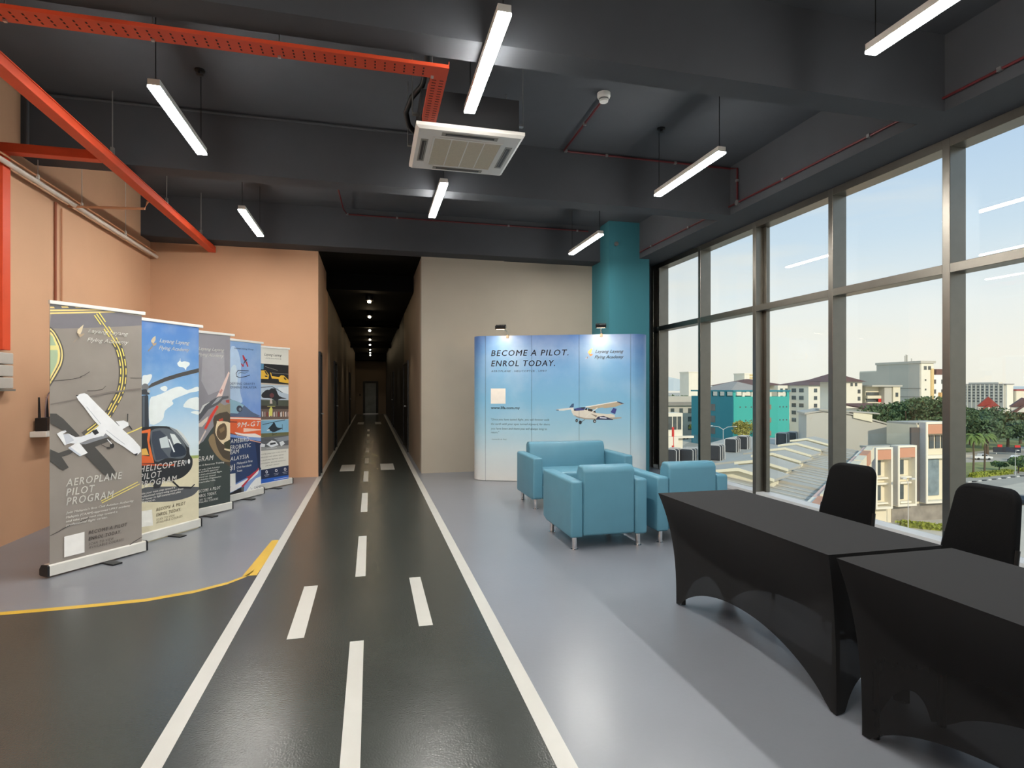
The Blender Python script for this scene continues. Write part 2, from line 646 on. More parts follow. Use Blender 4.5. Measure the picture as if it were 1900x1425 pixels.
('e4ebea',[130,1511,140,1521,156,1523,172,1523,188,1527,205,1531,218,1530,224,1526,226,1517,224,1505,216,1488,203,1466,188,1448,169,1433,146,1420,130,1421,124,1445,125,1483]),
('e4ebea',[498,1643,503,1652,514,1660,523,1668,528,1680,530,1692,533,1697,534,1688,534,1672,539,1661,552,1660,569,1665,586,1667,603,1665,622,1662,635,1657,641,1650,642,1641,639,1633,630,1624,616,1615,605,1607,601,1597,599,1586,595,1582,589,1587,582,1597,571,1605,555,1608,535,1608,519,1612,508,1620,500,1632]),
('e4ebea',[201,1296,217,1323,241,1329,265,1333,286,1341,309,1347,335,1356,369,1371,408,1389,444,1403,476,1412,508,1418,538,1419,563,1409,587,1394,615,1386,655,1395,701,1412,735,1419,752,1411,752,1377,730,1371,690,1366,654,1362,629,1355,605,1347,576,1338,531,1324,479,1307,444,1291,440,1279,452,1266,453,1252,428,1234,391,1214,362,1191,352,1163,349,1132,335,1107,295,1083,243,1065,205,1076,192,1136,193,1228]),
('e4ebea',[566,1224,571,1244,592,1268,615,1288,639,1300,668,1308,694,1312,718,1315,740,1315,752,1305,752,1185,729,1182,690,1194,654,1205,619,1210,585,1215]),
('e4ebea',[654,1164,663,1171,690,1176,714,1178,731,1176,746,1171,752,1166,752,1135,724,1141,679,1153]),
('e4ebea',[309,1403,319,1413,342,1422,362,1426,375,1422,385,1413,389,1403,385,1391,375,1377,362,1371,342,1377,319,1391]),
('55575a',[115,497,154,505,215,500,301,488,442,467,616,437,737,413,752,408,752,385,744,381,727,366,700,348,663,335,613,328,552,324,491,324,430,328,364,336,301,346,233,357,163,371,115,391,95,426,95,468]),
('4b4845',[188,1418,222,1448,362,1504,509,1547,752,1605,752,1564,519,1511,362,1465,231,1418,163,1391]),
('77787a',[194,1414,190,1400,180,1389,165,1383,148,1383,133,1389,123,1400,119,1414,123,1427,133,1438,148,1445,165,1445,180,1439,190,1428]),
('3c4045',[118,1391,167,1395,205,1349,172,1342,118,1346]),
('b9bcbd',[208,1376,206,1370,202,1365,196,1363,189,1363,183,1365,179,1370,177,1376,179,1382,183,1387,189,1389,196,1389,202,1387,206,1382]),
('363b42',[114,1335,176,1342,188,1334,194,1038,110,1040]),
('59616a',[130,1327,151,1331,151,1045,130,1046]),
('26282b',[98,1006,122,1051,157,1053,193,1051,228,1055,265,1054,301,1052,339,1049,377,1045,414,1036,447,1023,480,1006,511,984,540,956,568,922,591,893,608,871,622,850,632,829,637,804,638,776,642,751,653,732,667,715,675,696,677,671,674,644,665,619,649,597,627,577,601,559,573,544,538,532,491,525,420,526,332,533,256,541,192,536,136,533,98,574,83,701,85,878]),
('5d646b',[220,1017,254,1029,302,1032,347,1030,386,1023,425,1009,462,988,501,956,541,917,571,878,590,838,601,797,601,764,591,742,571,727,540,720,495,725,438,739,385,747,337,736,291,720,256,730,233,785,219,868,211,934,206,973,206,999]),
('3b4350',[229,1004,310,1011,376,953,301,934,329,835,404,744,265,737,220,925]),
('c9d3d4',[301,934,385,952,414,842,320,844]),
('d6dedc',[415,974,467,962,545,863,462,858]),
('26303f',[442,840,450,855,460,864,471,870,485,875,502,877,521,872,545,856,573,831,591,808,599,786,598,764,581,749,533,742,467,741,423,751,416,776,429,811]),
('e8eeee',[394,927,414,917,471,795,457,792]),
('8c9296',[409,1033,417,1035,447,1024,481,1003,520,968,566,921,601,884,620,859,629,841,632,829,631,822,625,821,611,831,587,860,555,902,521,941,479,977,433,1012]),
('cfd5d4',[471,1020,489,1013,526,991,560,963,591,925,622,879,642,846,648,831,644,828,632,838,607,867,572,910,540,948,510,979,482,1007]),
('ea7434',[98,1016,207,1032,211,1022,198,911,247,715,211,719,176,937,183,998,98,998]),
('e0662f',[98,805,211,779,247,715,98,733]),
('e3b458',[115,856,167,859,193,793,115,802]),
('c2532a',[98,733,347,687,462,679,462,661,98,710]),
('e9e9e6',[646,680,645,670,641,662,635,658,629,659,623,664,619,673,617,684,619,694,623,702,629,706,635,705,641,700,645,691]),
('8d9092',[606,680,605,671,601,664,597,661,591,662,586,666,583,674,582,683,583,692,586,698,591,702,597,701,601,697,605,689]),
('232325',[426,544,528,447,517,435,415,532]),
('232325',[509,453,656,423,654,410,507,441]),
('232325',[647,421,698,452,705,441,654,410]),
('2c2c2e',[238,556,347,539,301,473,238,480]),
('d6c5a6',[261,1886,235,1869,214,1840,218,1822,244,1820,261,1848]),
('b09a80',[218,1825,248,1818,272,1826,267,1806,241,1789]),
('9c8d80',[226,1792,178,1741,188,1737,235,1785]),
('efede4',[73,301,224,291,236,144,73,159]),
],
'b3': [
('a3a0a5',[391,1783,667,1815,677,1406,462,1327,373,1484]),
('3a423f',[323,786,396,821,472,915,569,1027,747,1041,747,20,323,25]),
('4d5550',[323,459,569,475,530,303,323,295]),
('e2c6bc',[554,1285,601,1366,667,1488,725,1596,740,1580,696,1464,639,1316]),
('c58f86',[596,1357,629,1398,648,1382,620,1337]),
('55565c',[329,1118,391,1217,490,1262,582,1309,725,1315,725,1289,648,1276,601,1228,462,1168,356,1054,329,1040]),
('d4d5d4',[338,1125,391,1217,490,1258,417,1209,364,1132]),
('9a9ca0',[499,1214,582,1301,639,1300,582,1252]),
('d9ccc0',[338,1016,462,1096,444,1041,382,982,338,985]),
('8e8066',[598,1239,619,1238,644,1222,668,1211,695,1215,723,1224,745,1227,747,1226,747,1039,706,1032,613,1039,549,1053,534,1075,545,1106,559,1138,569,1175,582,1214]),
('a8423a',[687,1267,735,1274,735,1233,691,1242]),
('4b4033',[539,1096,608,1125,704,1136,747,1104,747,512,739,503,691,538,648,576,613,601,579,632,549,664,519,699,490,738,472,773,467,802,472,829,481,856,496,879,515,904,530,936,528,989,521,1053]),
('8a7556',[462,832,475,867,504,892,530,894,543,860,554,802,569,747,591,700,619,655,648,619,684,595,723,579,747,570,747,556,721,558,678,566,638,581,604,607,570,642,539,682,507,731,476,787]),
('dcc8a4',[588,1034,643,1030,718,1018,747,1003,747,775,743,771,704,762,668,763,642,774,619,796,598,821,578,847,560,878,549,909,551,947,560,989,569,1019,569,1033,570,1037]),
('5b4934',[588,975,612,993,643,1005,668,1006,684,993,695,970,701,942,702,908,699,868,689,839,669,823,642,815,618,817,597,832,578,856,567,883,566,913,574,948]),
('7d6647',[598,940,668,970,673,927,618,896]),
('3a3b28',[658,781,747,815,747,694,689,718]),
('d9c6a0',[668,720,747,699,747,675,668,703]),
('b6422f',[593,1051,648,1066,653,1035,603,1029]),
('d8402f',[569,1214,486,1107,406,961,434,951,520,1089,593,1196]),
('d8c9c0',[425,947,332,802,345,788,434,930]),
],
'b4': [
('b9d0ea',[181,1858,211,1923,255,1926,293,1901,325,1852,353,1773,370,1685,369,1582,357,1466,351,1371,369,1305,393,1256,390,1228,332,1205,244,1202,181,1261,161,1436,165,1682]),
('d3e2ee',[200,1651,225,1683,259,1697,284,1682,300,1613,310,1512,303,1442,268,1421,216,1428,181,1455,174,1512,183,1592]),
('b8303f',[390,1818,410,1823,449,1774,434,1749,410,1765]),
('b8303f',[442,1738,469,1748,496,1681,477,1676]),
('b8303f',[363,1713,382,1718,400,1697,410,1715,419,1719,410,1672,395,1675,385,1689]),
('2a2c40',[439,1763,474,1777,469,1761,414,1712,410,1719]),
('27304a',[322,1625,288,1586,281,1592,315,1631]),
('27304a',[290,1593,300,1551,291,1549,281,1591]),
('27304a',[295,1556,344,1542,342,1533,292,1548]),
('27304a',[339,1542,440,1556,441,1547,340,1534]),
('27304a',[436,1555,520,1578,522,1569,439,1546]),
('27304a',[316,1632,501,1631,501,1623,316,1624]),
('27304a',[323,1609,480,1608,480,1604,323,1605]),
('27304a',[316,1582,351,1601,353,1597,318,1578]),
('27304a',[350,1601,450,1595,450,1591,350,1597]),
('53617c',[148,1193,192,1171,340,1137,421,1082,723,1025,723,1002,148,1036]),
('5b6a86',[144,1275,162,1286,190,1273,218,1260,247,1254,279,1247,313,1237,349,1223,389,1205,429,1184,472,1157,518,1125,560,1100,599,1082,637,1069,663,1059,693,1047,714,1038,674,1036,520,1038,300,1048,144,1075,102,1137,119,1219]),
('93b9cb',[144,1275,218,1260,313,1237,419,1188,313,1088,144,1102]),
('3b424f',[390,1146,385,1128,371,1114,351,1107,328,1108,308,1116,295,1131,290,1149,295,1167,308,1181,328,1188,351,1187,371,1179,385,1164]),
('7e8a97',[374,1139,372,1131,366,1124,356,1120,346,1121,337,1125,330,1132,328,1141,330,1149,337,1156,346,1160,356,1159,366,1155,372,1148]),
('e8683a',[148,1056,725,1016,725,754,148,853]),
('f1d8ca',[148,1051,725,1008,725,989,148,1031]),
('f0c8b4',[410,902,725,863,725,853,410,850]),
('7c3a34',[148,1007,192,998,305,987,294,977,148,990]),
('f3e6de',[259,861,410,829,616,817,725,775,725,754,505,782,305,811]),
('8f4a3c',[148,870,271,835,505,782,351,808,148,851]),
('2d3f66',[148,811,192,804,725,707,725,338,678,313,469,265,148,197]),
('1f2c4c',[616,703,725,684,725,347,678,322]),
('e2a48e',[517,746,725,694,725,683,517,733]),
('e9e9e6',[710,658,725,669,725,355,714,362]),
('eceae4',[137,352,273,352,275,194,137,194]),
('e9e9e6',[725,247,725,46,398,43,542,175,628,232]),
('222224',[137,107,374,159,410,71,137,58]),
('55565a',[369,156,421,160,410,67,380,68]),
('ebe8e6',[137,124,137,178,328,218,505,255,591,286,678,360,693,338,666,288,566,241,445,199,374,168,237,132]),
('b8303f',[369,173,493,248,457,279,505,281,640,336,676,365,686,339,591,282,505,229,398,151]),
('a9abad',[531,135,550,104,546,102,527,133]),
('a9abad',[546,106,572,120,574,116,548,101]),
],
'b5': [
('222123',[152,1747,700,1737,700,1456,152,1483]),
('5d8fb0',[152,1744,249,1743,244,1666,152,1663]),
('e9b73c',[152,1647,279,1651,339,1590,329,1534,152,1535]),
('3a342a',[257,1647,279,1647,324,1593,289,1595]),
('3a342a',[264,1580,314,1577,311,1561,269,1565]),
('e9b73c',[359,1626,379,1618,389,1575,524,1564,555,1590,608,1589,700,1527,700,1475,524,1495,511,1537,389,1541]),
('5a4a24',[608,1571,662,1539,651,1519,614,1538]),
('9a958a',[269,1709,494,1660,493,1655,268,1704]),
('9a958a',[388,1623,700,1612,700,1607,388,1618]),
('cdbca8',[152,1479,700,1458,700,1443,152,1462]),
('b9c6d2',[152,1462,700,1443,700,1227,152,1252]),
('dfe5e8',[492,1416,700,1424,700,1318,555,1351]),
('52564a',[152,1252,700,1231,700,1091,152,1129]),
('29292c',[210,1322,230,1342,261,1364,289,1380,311,1385,332,1383,349,1384,359,1390,366,1399,379,1404,403,1405,434,1403,461,1392,480,1364,498,1325,524,1294,574,1276,635,1264,662,1256,629,1253,562,1253,513,1246,500,1223,503,1192,503,1170,493,1161,481,1160,471,1167,470,1181,471,1203,461,1223,432,1239,390,1254,349,1265,306,1269,262,1270,230,1275,212,1287,206,1304]),
('6a3a3c',[430,1304,426,1290,415,1279,398,1273,380,1273,364,1280,353,1291,349,1304,353,1318,364,1329,380,1335,398,1335,415,1329,426,1318]),
('29292c',[150,1416,391,1434,392,1426,151,1407]),
('29292c',[390,1435,590,1346,587,1338,386,1426]),
('8e8b80',[209,1246,350,1240,350,1235,209,1241]),
('c9b8b0',[359,1261,389,1260,400,1188,354,1189]),
('6f5d54',[168,1150,700,1124,700,1006,697,956,168,973]),
('3c332f',[168,1168,700,1144,700,1104,168,1122]),
('d9cfc8',[214,1083,235,1084,238,1016,217,1013]),
('a98e84',[254,1074,276,1082,278,1014,257,1011]),
('8a3f36',[295,1065,316,1081,319,1013,297,1009]),
('e3ddd6',[335,1078,357,1079,360,1011,338,1007]),
('c9a98e',[377,1069,399,1078,401,1009,379,1005]),
('d9cfc8',[418,1060,440,1076,443,1007,421,1003]),
('a98e84',[460,1074,482,1075,485,1005,463,1001]),
('8a3f36',[502,1064,525,1073,528,1003,505,999]),
('e3ddd6',[545,1055,568,1072,571,1001,548,997]),
('c9a98e',[588,1069,611,1070,614,999,591,995]),
('d9cfc8',[632,1059,655,1068,658,997,635,993]),
('a98e84',[676,1050,699,1067,700,1053,700,995,679,991]),
('dcd66c',[341,1107,377,1153,402,1113,395,1017,341,1020]),
('d8d07a',[308,1154,452,1152,452,1147,308,1149]),
('84b4cf',[168,964,700,953,700,706,168,733]),
('6e6d4a',[168,785,700,768,700,706,168,733]),
('27323b',[309,824,318,836,338,853,357,868,375,882,392,897,406,908,412,917,414,924,418,927,425,926,433,921,443,911,454,892,467,867,486,849,523,841,567,839,587,834,568,824,524,811,486,800,461,793,439,788,418,788,397,793,376,803,357,811,337,815,317,817]),
('27323b',[224,908,419,931,420,923,225,900]),
('27323b',[416,930,633,954,634,946,417,922]),
('27323b',[585,890,587,809,579,808,577,890]),
('27323b',[409,789,403,744,397,745,403,790]),
('27323b',[398,748,480,767,482,761,399,743]),
('d5dde0',[297,824,339,836,357,816,309,809]),
('606266',[168,729,700,723,700,529,168,546]),
('8c9298',[430,700,700,712,700,648,505,646]),
('9a9a98',[168,591,700,579,700,529,168,546]),
('e1e5e8',[291,625,381,674,455,658,511,597,381,575]),
('e1e5e8',[524,635,593,650,629,606,555,573]),
('e1e5e8',[168,656,273,628,261,593,168,600]),
('34373b',[357,640,455,641,461,616,357,611]),
('e1e5e8',[296,566,481,565,481,561,296,562]),
('2c2e31',[261,688,382,678,382,674,260,684]),
('2c2e31',[380,678,506,687,506,683,381,674]),
('26314f',[168,282,700,285,700,144,168,155]),
('2f63c0',[168,155,700,144,700,68,168,81]),
('1c2340',[168,81,700,68,700,52,168,65]),
('e6e8ec',[319,240,316,231,310,225,302,222,292,223,284,229,278,237,276,246,278,255,284,261,292,264,302,263,310,257,316,249]),
('26314f',[309,241,308,237,304,233,300,232,294,232,290,235,286,239,285,245,286,249,290,253,294,254,300,254,304,251,308,246]),
('c9cdd6',[254,206,340,206,340,201,254,201]),
('c9cdd6',[266,187,331,187,331,183,266,183]),
('e6e8ec',[490,236,488,227,481,221,472,218,463,219,454,225,447,233,445,242,447,251,454,258,463,261,472,259,481,254,488,246]),
('26314f',[480,238,479,233,475,229,470,228,465,228,460,231,456,236,455,241,456,246,460,249,465,251,470,250,475,247,479,243]),
('c9cdd6',[423,201,512,201,512,196,423,196]),
('c9cdd6',[436,182,503,182,503,178,436,178]),
('e6e8ec',[655,234,653,225,646,218,637,215,627,217,618,222,611,231,609,240,611,249,618,256,627,259,637,258,646,252,653,244]),
('26314f',[645,235,644,231,640,227,635,225,629,226,624,229,620,234,619,239,620,244,624,247,629,249,635,248,640,245,644,241]),
('c9cdd6',[586,199,678,198,678,193,586,194]),
('c9cdd6',[599,179,669,179,669,175,599,175]),
('d9e0ee',[429,118,700,116,700,110,429,112]),
],
'pop': [
('ece9e2',[83,1402,309,1402,309,1171,83,1171]),
('e8b87a',[1614,1998,1580,1982,1548,1950,1542,1927,1571,1913,1596,1931,1598,1964]),
('d08a58',[1550,1925,1575,1911,1616,1910,1607,1894,1580,1878,1566,1895]),
('8a6a58',[1539,1876,1543,1867,1532,1844,1525,1853]),
('d8cfc8',[1529,1867,1502,1833,1525,1849]),
('dfe0dc',[1074,1092,1271,1113,1335,1119,1328,1093,1185,1072,1077,1073]),
('59657c',[1074,1087,1113,1085,1113,1073,1077,1073]),
('3f5f86',[1265,1118,1310,1175,1338,1179,1333,1122]),
('ded9cc',[1299,1064,1335,1077,1527,1094,1668,1038,1822,1024,1878,1028,1934,1011,1936,983,1910,941,1682,940,1512,946,1385,974,1328,1007]),
('a3988a',[1328,1011,1399,987,1512,962,1654,959,1654,941,1512,944,1385,972]),
('3b4686',[1335,1100,1434,1122,1512,1126,1484,1078,1356,1070]),
('e8e6e0',[1292,1093,1331,1099,1338,1075,1299,1068]),
('1d1d22',[1335,1086,1363,1089,1363,1074,1336,1073]),
('2a2422',[1491,1094,1534,1123,1530,1078,1505,1083]),
('2a2422',[1542,1108,1611,1094,1611,1057,1544,1073]),
('2a2422',[1618,1073,1652,1068,1662,1043,1625,1048]),
('8a8073',[1583,1030,1678,1002,1664,977]),
('262c50',[1654,941,1689,987,1773,997,1913,946,1906,940]),
('d6dae6',[1716,983,1815,973,1815,956,1717,964]),
('3b4690',[1873,1052,1913,1117,1962,1103,1940,1024]),
('a9a79d',[1850,974,2025,981,2036,966,1913,946]),
('b7aa92',[1505,1128,1962,1208,2073,1182,1948,1135,1787,1110,1759,1122,1611,1094,1537,1119]),
('ecebe6',[1505,1133,1962,1215,1973,1204,1512,1119]),
('222b55',[1961,1204,1983,1210,2070,1182,2032,1177]),
('1d1d22',[1442,1118,1498,1126,1488,1104,1449,1104]),
('e4e0d6',[1506,983,1680,1123,1688,1113,1514,973]),
('6a6f76',[1396,949,1379,924,1371,930,1389,954]),
('6a6f76',[1502,941,1446,899,1441,907,1497,948]),
('22252c',[1395,925,1394,915,1389,906,1382,901,1374,901,1366,906,1362,914,1360,925,1362,935,1366,944,1374,949,1382,949,1389,944,1394,936]),
('22252c',[1454,899,1452,887,1445,878,1436,873,1426,872,1416,878,1410,887,1407,899,1410,911,1416,920,1426,925,1436,925,1445,920,1452,911]),
('22252c',[1664,919,1662,907,1656,898,1647,892,1637,892,1628,897,1621,907,1619,918,1621,930,1628,940,1637,945,1647,945,1656,940,1662,930]),
('b9bcc0',[1654,917,1653,911,1650,906,1646,904,1642,904,1638,906,1635,911,1634,916,1635,922,1638,926,1642,929,1646,929,1650,927,1653,922]),
('b9bcc0',[1385,921,1385,917,1383,914,1380,912,1378,912,1375,914,1373,917,1373,921,1373,926,1375,929,1378,931,1380,931,1383,929,1385,926]),
],
}
TEXTS = {
'b1': [
('Layang Layang',261,1840,311,30,'f2f0ea',0.35,0.012),
('Flying Academy',254,1769,321,30,'f2f0ea',0.35,0.012),
('AEROPLANE',105,659,418,56,'f2f0ea',0.2,0.012),
('PILOT',107,586,204,56,'f2f0ea',0.2,0.012),
('PROGRAM',108,515,348,58,'f2f0ea',0.2,0.012),
("Join Malaysia's first Civil Aviation Authority",105,451,513,16,'f2f0ea',0.2,0.02),
('Malaysia (CAAM)-approved UPRT academy',105,417,486,16,'f2f0ea',0.2,0.02),
('and take your next step toward a',105,387,379,16,'f2f0ea',0.2,0.02),
('professional flight career.',105,358,301,16,'f2f0ea',0.2,0.02),
('BECOME A PILOT',265,259,301,27,'544c48',0.2,0.012),
('ENROL TODAY.',265,210,249,27,'544c48',0.2,0.012),
('SCAN TO VIEW',265,171,192,20,'544c48',0.2,0.0),
('AVAILABLE COURSES',265,144,270,20,'544c48',0.2,0.0),
],
'b2': [
('Layang Layang',302,1831,337,36,'f2f0ea',0.35,0.012),
('Flying Academy',296,1764,343,36,'f2f0ea',0.35,0.012),
('HELICOPTER',100,650,481,55,'f2f0ea',0.2,0.014),
('PILOT',100,580,224,55,'f2f0ea',0.2,0.014),
('PROGRAM',100,512,391,55,'f2f0ea',0.2,0.014),
('Take your next step toward a',100,445,370,19,'f2f0ea',0.2,0.02),
('professional rotary-wing career-from',100,418,466,19,'f2f0ea',0.2,0.02),
('first hover to full commercial pilot',100,392,436,19,'f2f0ea',0.2,0.02),
('licence.',100,369,161,19,'f2f0ea',0.2,0.02),
('BECOME A PILOT',269,266,324,29,'74674f',0.2,0.012),
('ENROL TODAY.',269,217,266,29,'74674f',0.2,0.012),
('SCAN TO VIEW',269,177,200,21,'74674f',0.2,0.0),
('AVAILABLE COURSES',267,151,290,21,'74674f',0.2,0.0),
],
'b3': [
('Layang Layang',338,1821,327,34,'f2f0ea',0.35,0.014),
('Flying Academy',334,1755,326,34,'f2f0ea',0.35,0.014),
('PILOT',136,684,221,54,'f2f0ea',0.2,0.016),
('PROGRAM',171,607,354,54,'f2f0ea',0.2,0.016),
('Upset Prevention & Recovery Training',136,555,530,18,'f2f0ea',0.2,0.02),
("Malaysia's first and only Civil Aviation",136,509,469,16,'f2f0ea',0.2,0.02),
('Authority Malaysia (CAAM) approved',136,483,452,16,'f2f0ea',0.2,0.02),
('upset recovery and advanced flight',136,455,502,16,'f2f0ea',0.2,0.02),
('course, designed to meet',136,427,418,16,'f2f0ea',0.2,0.02),
('International Civil Aviation Organisation',136,399,489,16,'f2f0ea',0.2,0.02),
('training standards.',136,371,418,16,'f2f0ea',0.2,0.02),
('BECOME A PILOT',323,267,294,33,'f2f0ea',0.2,0.016),
('ENROL TODAY.',323,215,243,33,'f2f0ea',0.2,0.016),
('SCAN TO VIEW',323,178,188,21,'f2f0ea',0.2,0.016),
('AVAILABLE COURSES',323,152,262,21,'f2f0ea',0.2,0.016),
],
'b4': [
('Layang Layang Group',256,1896,330,18,'4a5a80',0.3,0.01),
('DEFYING GRAVITY',181,1447,432,29,'3f5078',0.05,0.01),
('DEFINING MALAYSIA',153,1402,486,29,'3f5078',0.05,0.01),
('9M-GT',303,914,414,61,'f5f1ee',0.25,0.03),
('GAMEBIRD',142,728,365,51,'f2f0ea',0.1,0.03),
('AEROBATIC',131,650,406,51,'f2f0ea',0.1,0.03),
('TEAM',142,593,188,51,'f2f0ea',0.1,0.03),
('MALAYSIA',131,512,370,51,'f2f0ea',0.1,0.03),
('#1',159,393,103,75,'f2f0ea',0.05,0.035),
("Malaysia's First",294,455,275,27,'f2f0ea',0.2,0.02),
('Civil Aerobatic',294,404,257,27,'f2f0ea',0.2,0.02),
('Team',294,359,90,27,'f2f0ea',0.2,0.02),
('GAME',593,100,131,30,'8b8d90',0.05,0.02),
],
'b5': [
('Layang Layang',255,1858,312,36,'73736f',0.35,0.008),
('AEROSPACE',274,1814,286,17,'8b8b86',0.0,0),
('HELICOPTER OPERATIONS FLYING DOCTOR',156,486,491,16,'77756e',0.15,0.0),
('SERVICES AND AERIAL SURVEY',191,443,422,16,'77756e',0.15,0.0),
('CALIBRATIONS MAPPING AERIAL',173,401,430,16,'77756e',0.15,0.0),
('PHOTOGRAPHY GROUND-HANDLING',162,359,480,16,'77756e',0.15,0.0),
('AIRCRAFT LEASING',273,320,251,16,'77756e',0.15,0.0),
],
'pop': [
('BECOME A PILOT.',89,1895,1167,87,'20202e',0.2,0.012),
('ENROL TODAY.',89,1738,967,87,'20202e',0.2,0.012),
('AEROPLANE . HELICOPTER . UPRT',89,1650,848,27,'454c5c',0.15,0.0),
('www.llfa.com.my',85,1092,441,38,'2c3038',0,0.02),
('"Once you have tasted flight, you will forever walk',85,919,889,30,'51606e',0.2,0.0),
('the earth with your eyes turned skyward, for there',85,851,894,30,'51606e',0.2,0.0),
('you have been and there you will always long to',85,781,852,30,'51606e',0.2,0.0),
('return."',85,724,125,30,'51606e',0.2,0.0),
('- Leonardo da Vinci',85,623,243,21,'51606e',0.2,0.0),
('Layang Layang',1651,1928,412,44,'5f6468',0.35,0.012),
('Flying Academy',1641,1846,421,44,'4f5c66',0.35,0.012),
],
}
# ------------------------------------------------------------------ room shell
M_floor = mat('grey_epoxy', (122, 126, 133), 0.28, var=0.05, scale=1.3, bump=0.03, bscale=45)
M_run = mat('dark_epoxy', (56, 60, 57), 0.22, var=0.10, scale=2.0, bump=0.10, bscale=130)
M_line = mat('white_floor_paint', (186, 186, 180), 0.32, var=0.03)
M_yel = mat('yellow_floor_paint', (205, 168, 58), 0.35, var=0.04)
M_peach = mat('peach_wall_paint', (208, 164, 130), 0.75, var=0.03, scale=2)
M_greige = mat('greige_wall_paint', (164, 156, 142), 0.75, var=0.03, scale=2)
M_brown = mat('brown_wall_paint', (142, 128, 112), 0.7, var=0.04, scale=2)
M_char = mat('charcoal_wall_paint', (52, 54, 56), 0.6, var=0.05, scale=2)
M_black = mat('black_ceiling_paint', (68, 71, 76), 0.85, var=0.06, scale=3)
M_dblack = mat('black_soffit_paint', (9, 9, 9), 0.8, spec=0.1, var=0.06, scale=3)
M_teal = mat('teal_wall_paint', (54, 118, 130), 0.7, var=0.03, scale=2)
M_alu = mat('window_aluminium', (128, 124, 116), 0.34, 1.0, var=0.05, scale=9)
M_sill = mat('pale_sill', (196, 198, 198), 0.4, var=0.03)
M_bdoor = mat('black_door_laminate', (22, 22, 23), 0.45, var=0.05)
M_steel = mat('brushed_steel', (190, 190, 188), 0.28, 0.9, var=0.03)
M_chrome = mat('chrome', (225, 225, 225), 0.08, 1.0, var=0.0)
M_white = mat('white_plastic', (226, 224, 218), 0.4, var=0.02)
M_blackp = mat('black_plastic', (20, 20, 22), 0.4, var=0.05)
M_wire = mat('black_wire', (14, 14, 15), 0.5, var=0.0)
M_galv = mat('galvanised_rod', (150, 150, 148), 0.4, 0.7, var=0.05)
M_glass = glass('window_glass', (0.985, 0.995, 0.99))

XL, YB = -3.18, 9.50
b = MB()
b.box(-3.40, -6.2, -0.3, 5.20, 9.72, 0.0, 0)
b.box(-0.81, 9.72, -0.3, 0.81, 32.2, 0.0, 0)


def flat(pts, z, mi):
    b.poly([(x, y, z) for x, y in pts], mi)


def rect(x0, y0, x1, y1, z, mi):
    flat([(x0, y0), (x1, y0), (x1, y1), (x0, y1)], z, mi)


rect(-0.82, -6.0, 0.74, 9.5, 0.0006, 1)
rect(-0.80, 9.5, 0.74, 31.9, 0.0006, 1)
curve = [(-3.18, 4.19), (-2.6, 4.195), (-2.236, 4.197), (-2.0, 4.20), (-1.746, 4.21), (-1.44, 4.235), (-1.18, 4.33), (-1.0, 4.46), (-0.90, 4.60), (-0.875, 4.72)]
flat([(-3.18, -6.0), (-0.80, -6.0), (-0.80, 4.72)] + curve[::-1], 0.0005, 1)
for i in range(len(curve) - 1):
    (x0, y0), (x1, y1) = curve[i], curve[i + 1]
    flat([(x0, y0 - 0.03), (x1, y1 - 0.03), (x1, y1 + 0.03), (x0, y0 + 0.03)], 0.0012, 3)
flat([(-0.93, 4.60), (-0.83, 4.60), (-0.81, 5.62), (-0.885, 5.62)], 0.0012, 3)
rect(-0.823, -6.0, -0.747, 31.9, 0.0018, 2)
rect(0.667, -6.0, 0.743, 31.9, 0.0018, 2)
for y0, y1 in ((-4.9, -3.7), (-2.55, -1.35), (-0.23, 0.97), (2.06, 3.264), (4.379, 5.573), (6.665, 7.864), (8.83, 9.95), (10.95, 11.85), (12.9, 13.8), (15.0, 15.9), (17.1, 18.0), (19.2, 20.1)):
    rect(-0.112, y0, -0.038, y1, 0.0018, 2)
for y0 in (-4.0, 3.378):
    rect(-0.456, y0, -0.364, y0 + 0.875, 0.0018, 2)
    rect(0.275, y0, 0.357, y0 + 0.885, 0.0018, 2)
rect(-0.512, 10.02, -0.277, 10.85, 0.0018, 2)
rect(0.168, 10.02, 0.403, 10.85, 0.0018, 2)
rect(-0.512, 23.0, -0.277, 24.5, 0.0018, 2)
rect(0.168, 23.0, 0.403, 24.5, 0.0018, 2)
obj('floor', b, [M_floor, M_run, M_line, M_yel], kind='structure', fix=False)

obj('ceiling', MB().box(-3.40, -6.2, 4.18, 5.20, 9.72, 4.4), M_black, kind='structure')
obj('wall_left', MB().box(-3.40, -6.0, 0, XL, 9.72, 4.18), M_peach, kind='structure')
obj('wall_rear', MB().box(XL, -6.2, 0, 5.06, -6.0, 4.18), M_greige, kind='structure')
obj('wall_back_left', MB().box(XL, YB, 0, -0.81, 9.72, 4.18), M_peach, kind='structure')
obj('wall_back_right', MB().box(0.81, YB - 0.03, 0, 2.21, 9.72, 4.18).box(2.21, YB, 0, 5.2, 9.72, 4.18), M_greige, kind='structure')
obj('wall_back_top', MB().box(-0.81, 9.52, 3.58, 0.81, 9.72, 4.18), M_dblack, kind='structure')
b = MB()
b.box(-1.0, 9.72, 0, -0.81, 11.6, 3.6, 0)
b.box(-1.0, 11.6, 0, -0.81, 32.0, 3.6, 1)
obj('wall_corridor_left', b, [M_peach, M_brown], kind='structure')
b = MB()
b.box(0.81, 9.72, 0, 1.0, 14.5, 3.6, 0)
b.box(0.81, 14.5, 0, 1.0, 32.0, 3.6, 1)
obj('wall_corridor_right', b, [M_brown, M_char], kind='structure')
obj('wall_corridor_end', MB().box(-1.0, 32.0, 0, 1.0, 32.2, 3.6), M_brown, kind='structure')
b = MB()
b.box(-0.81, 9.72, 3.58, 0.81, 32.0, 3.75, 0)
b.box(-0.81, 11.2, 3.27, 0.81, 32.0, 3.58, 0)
b.box(-0.81, 17.0, 3.18, 0.81, 17.3, 3.25, 0)
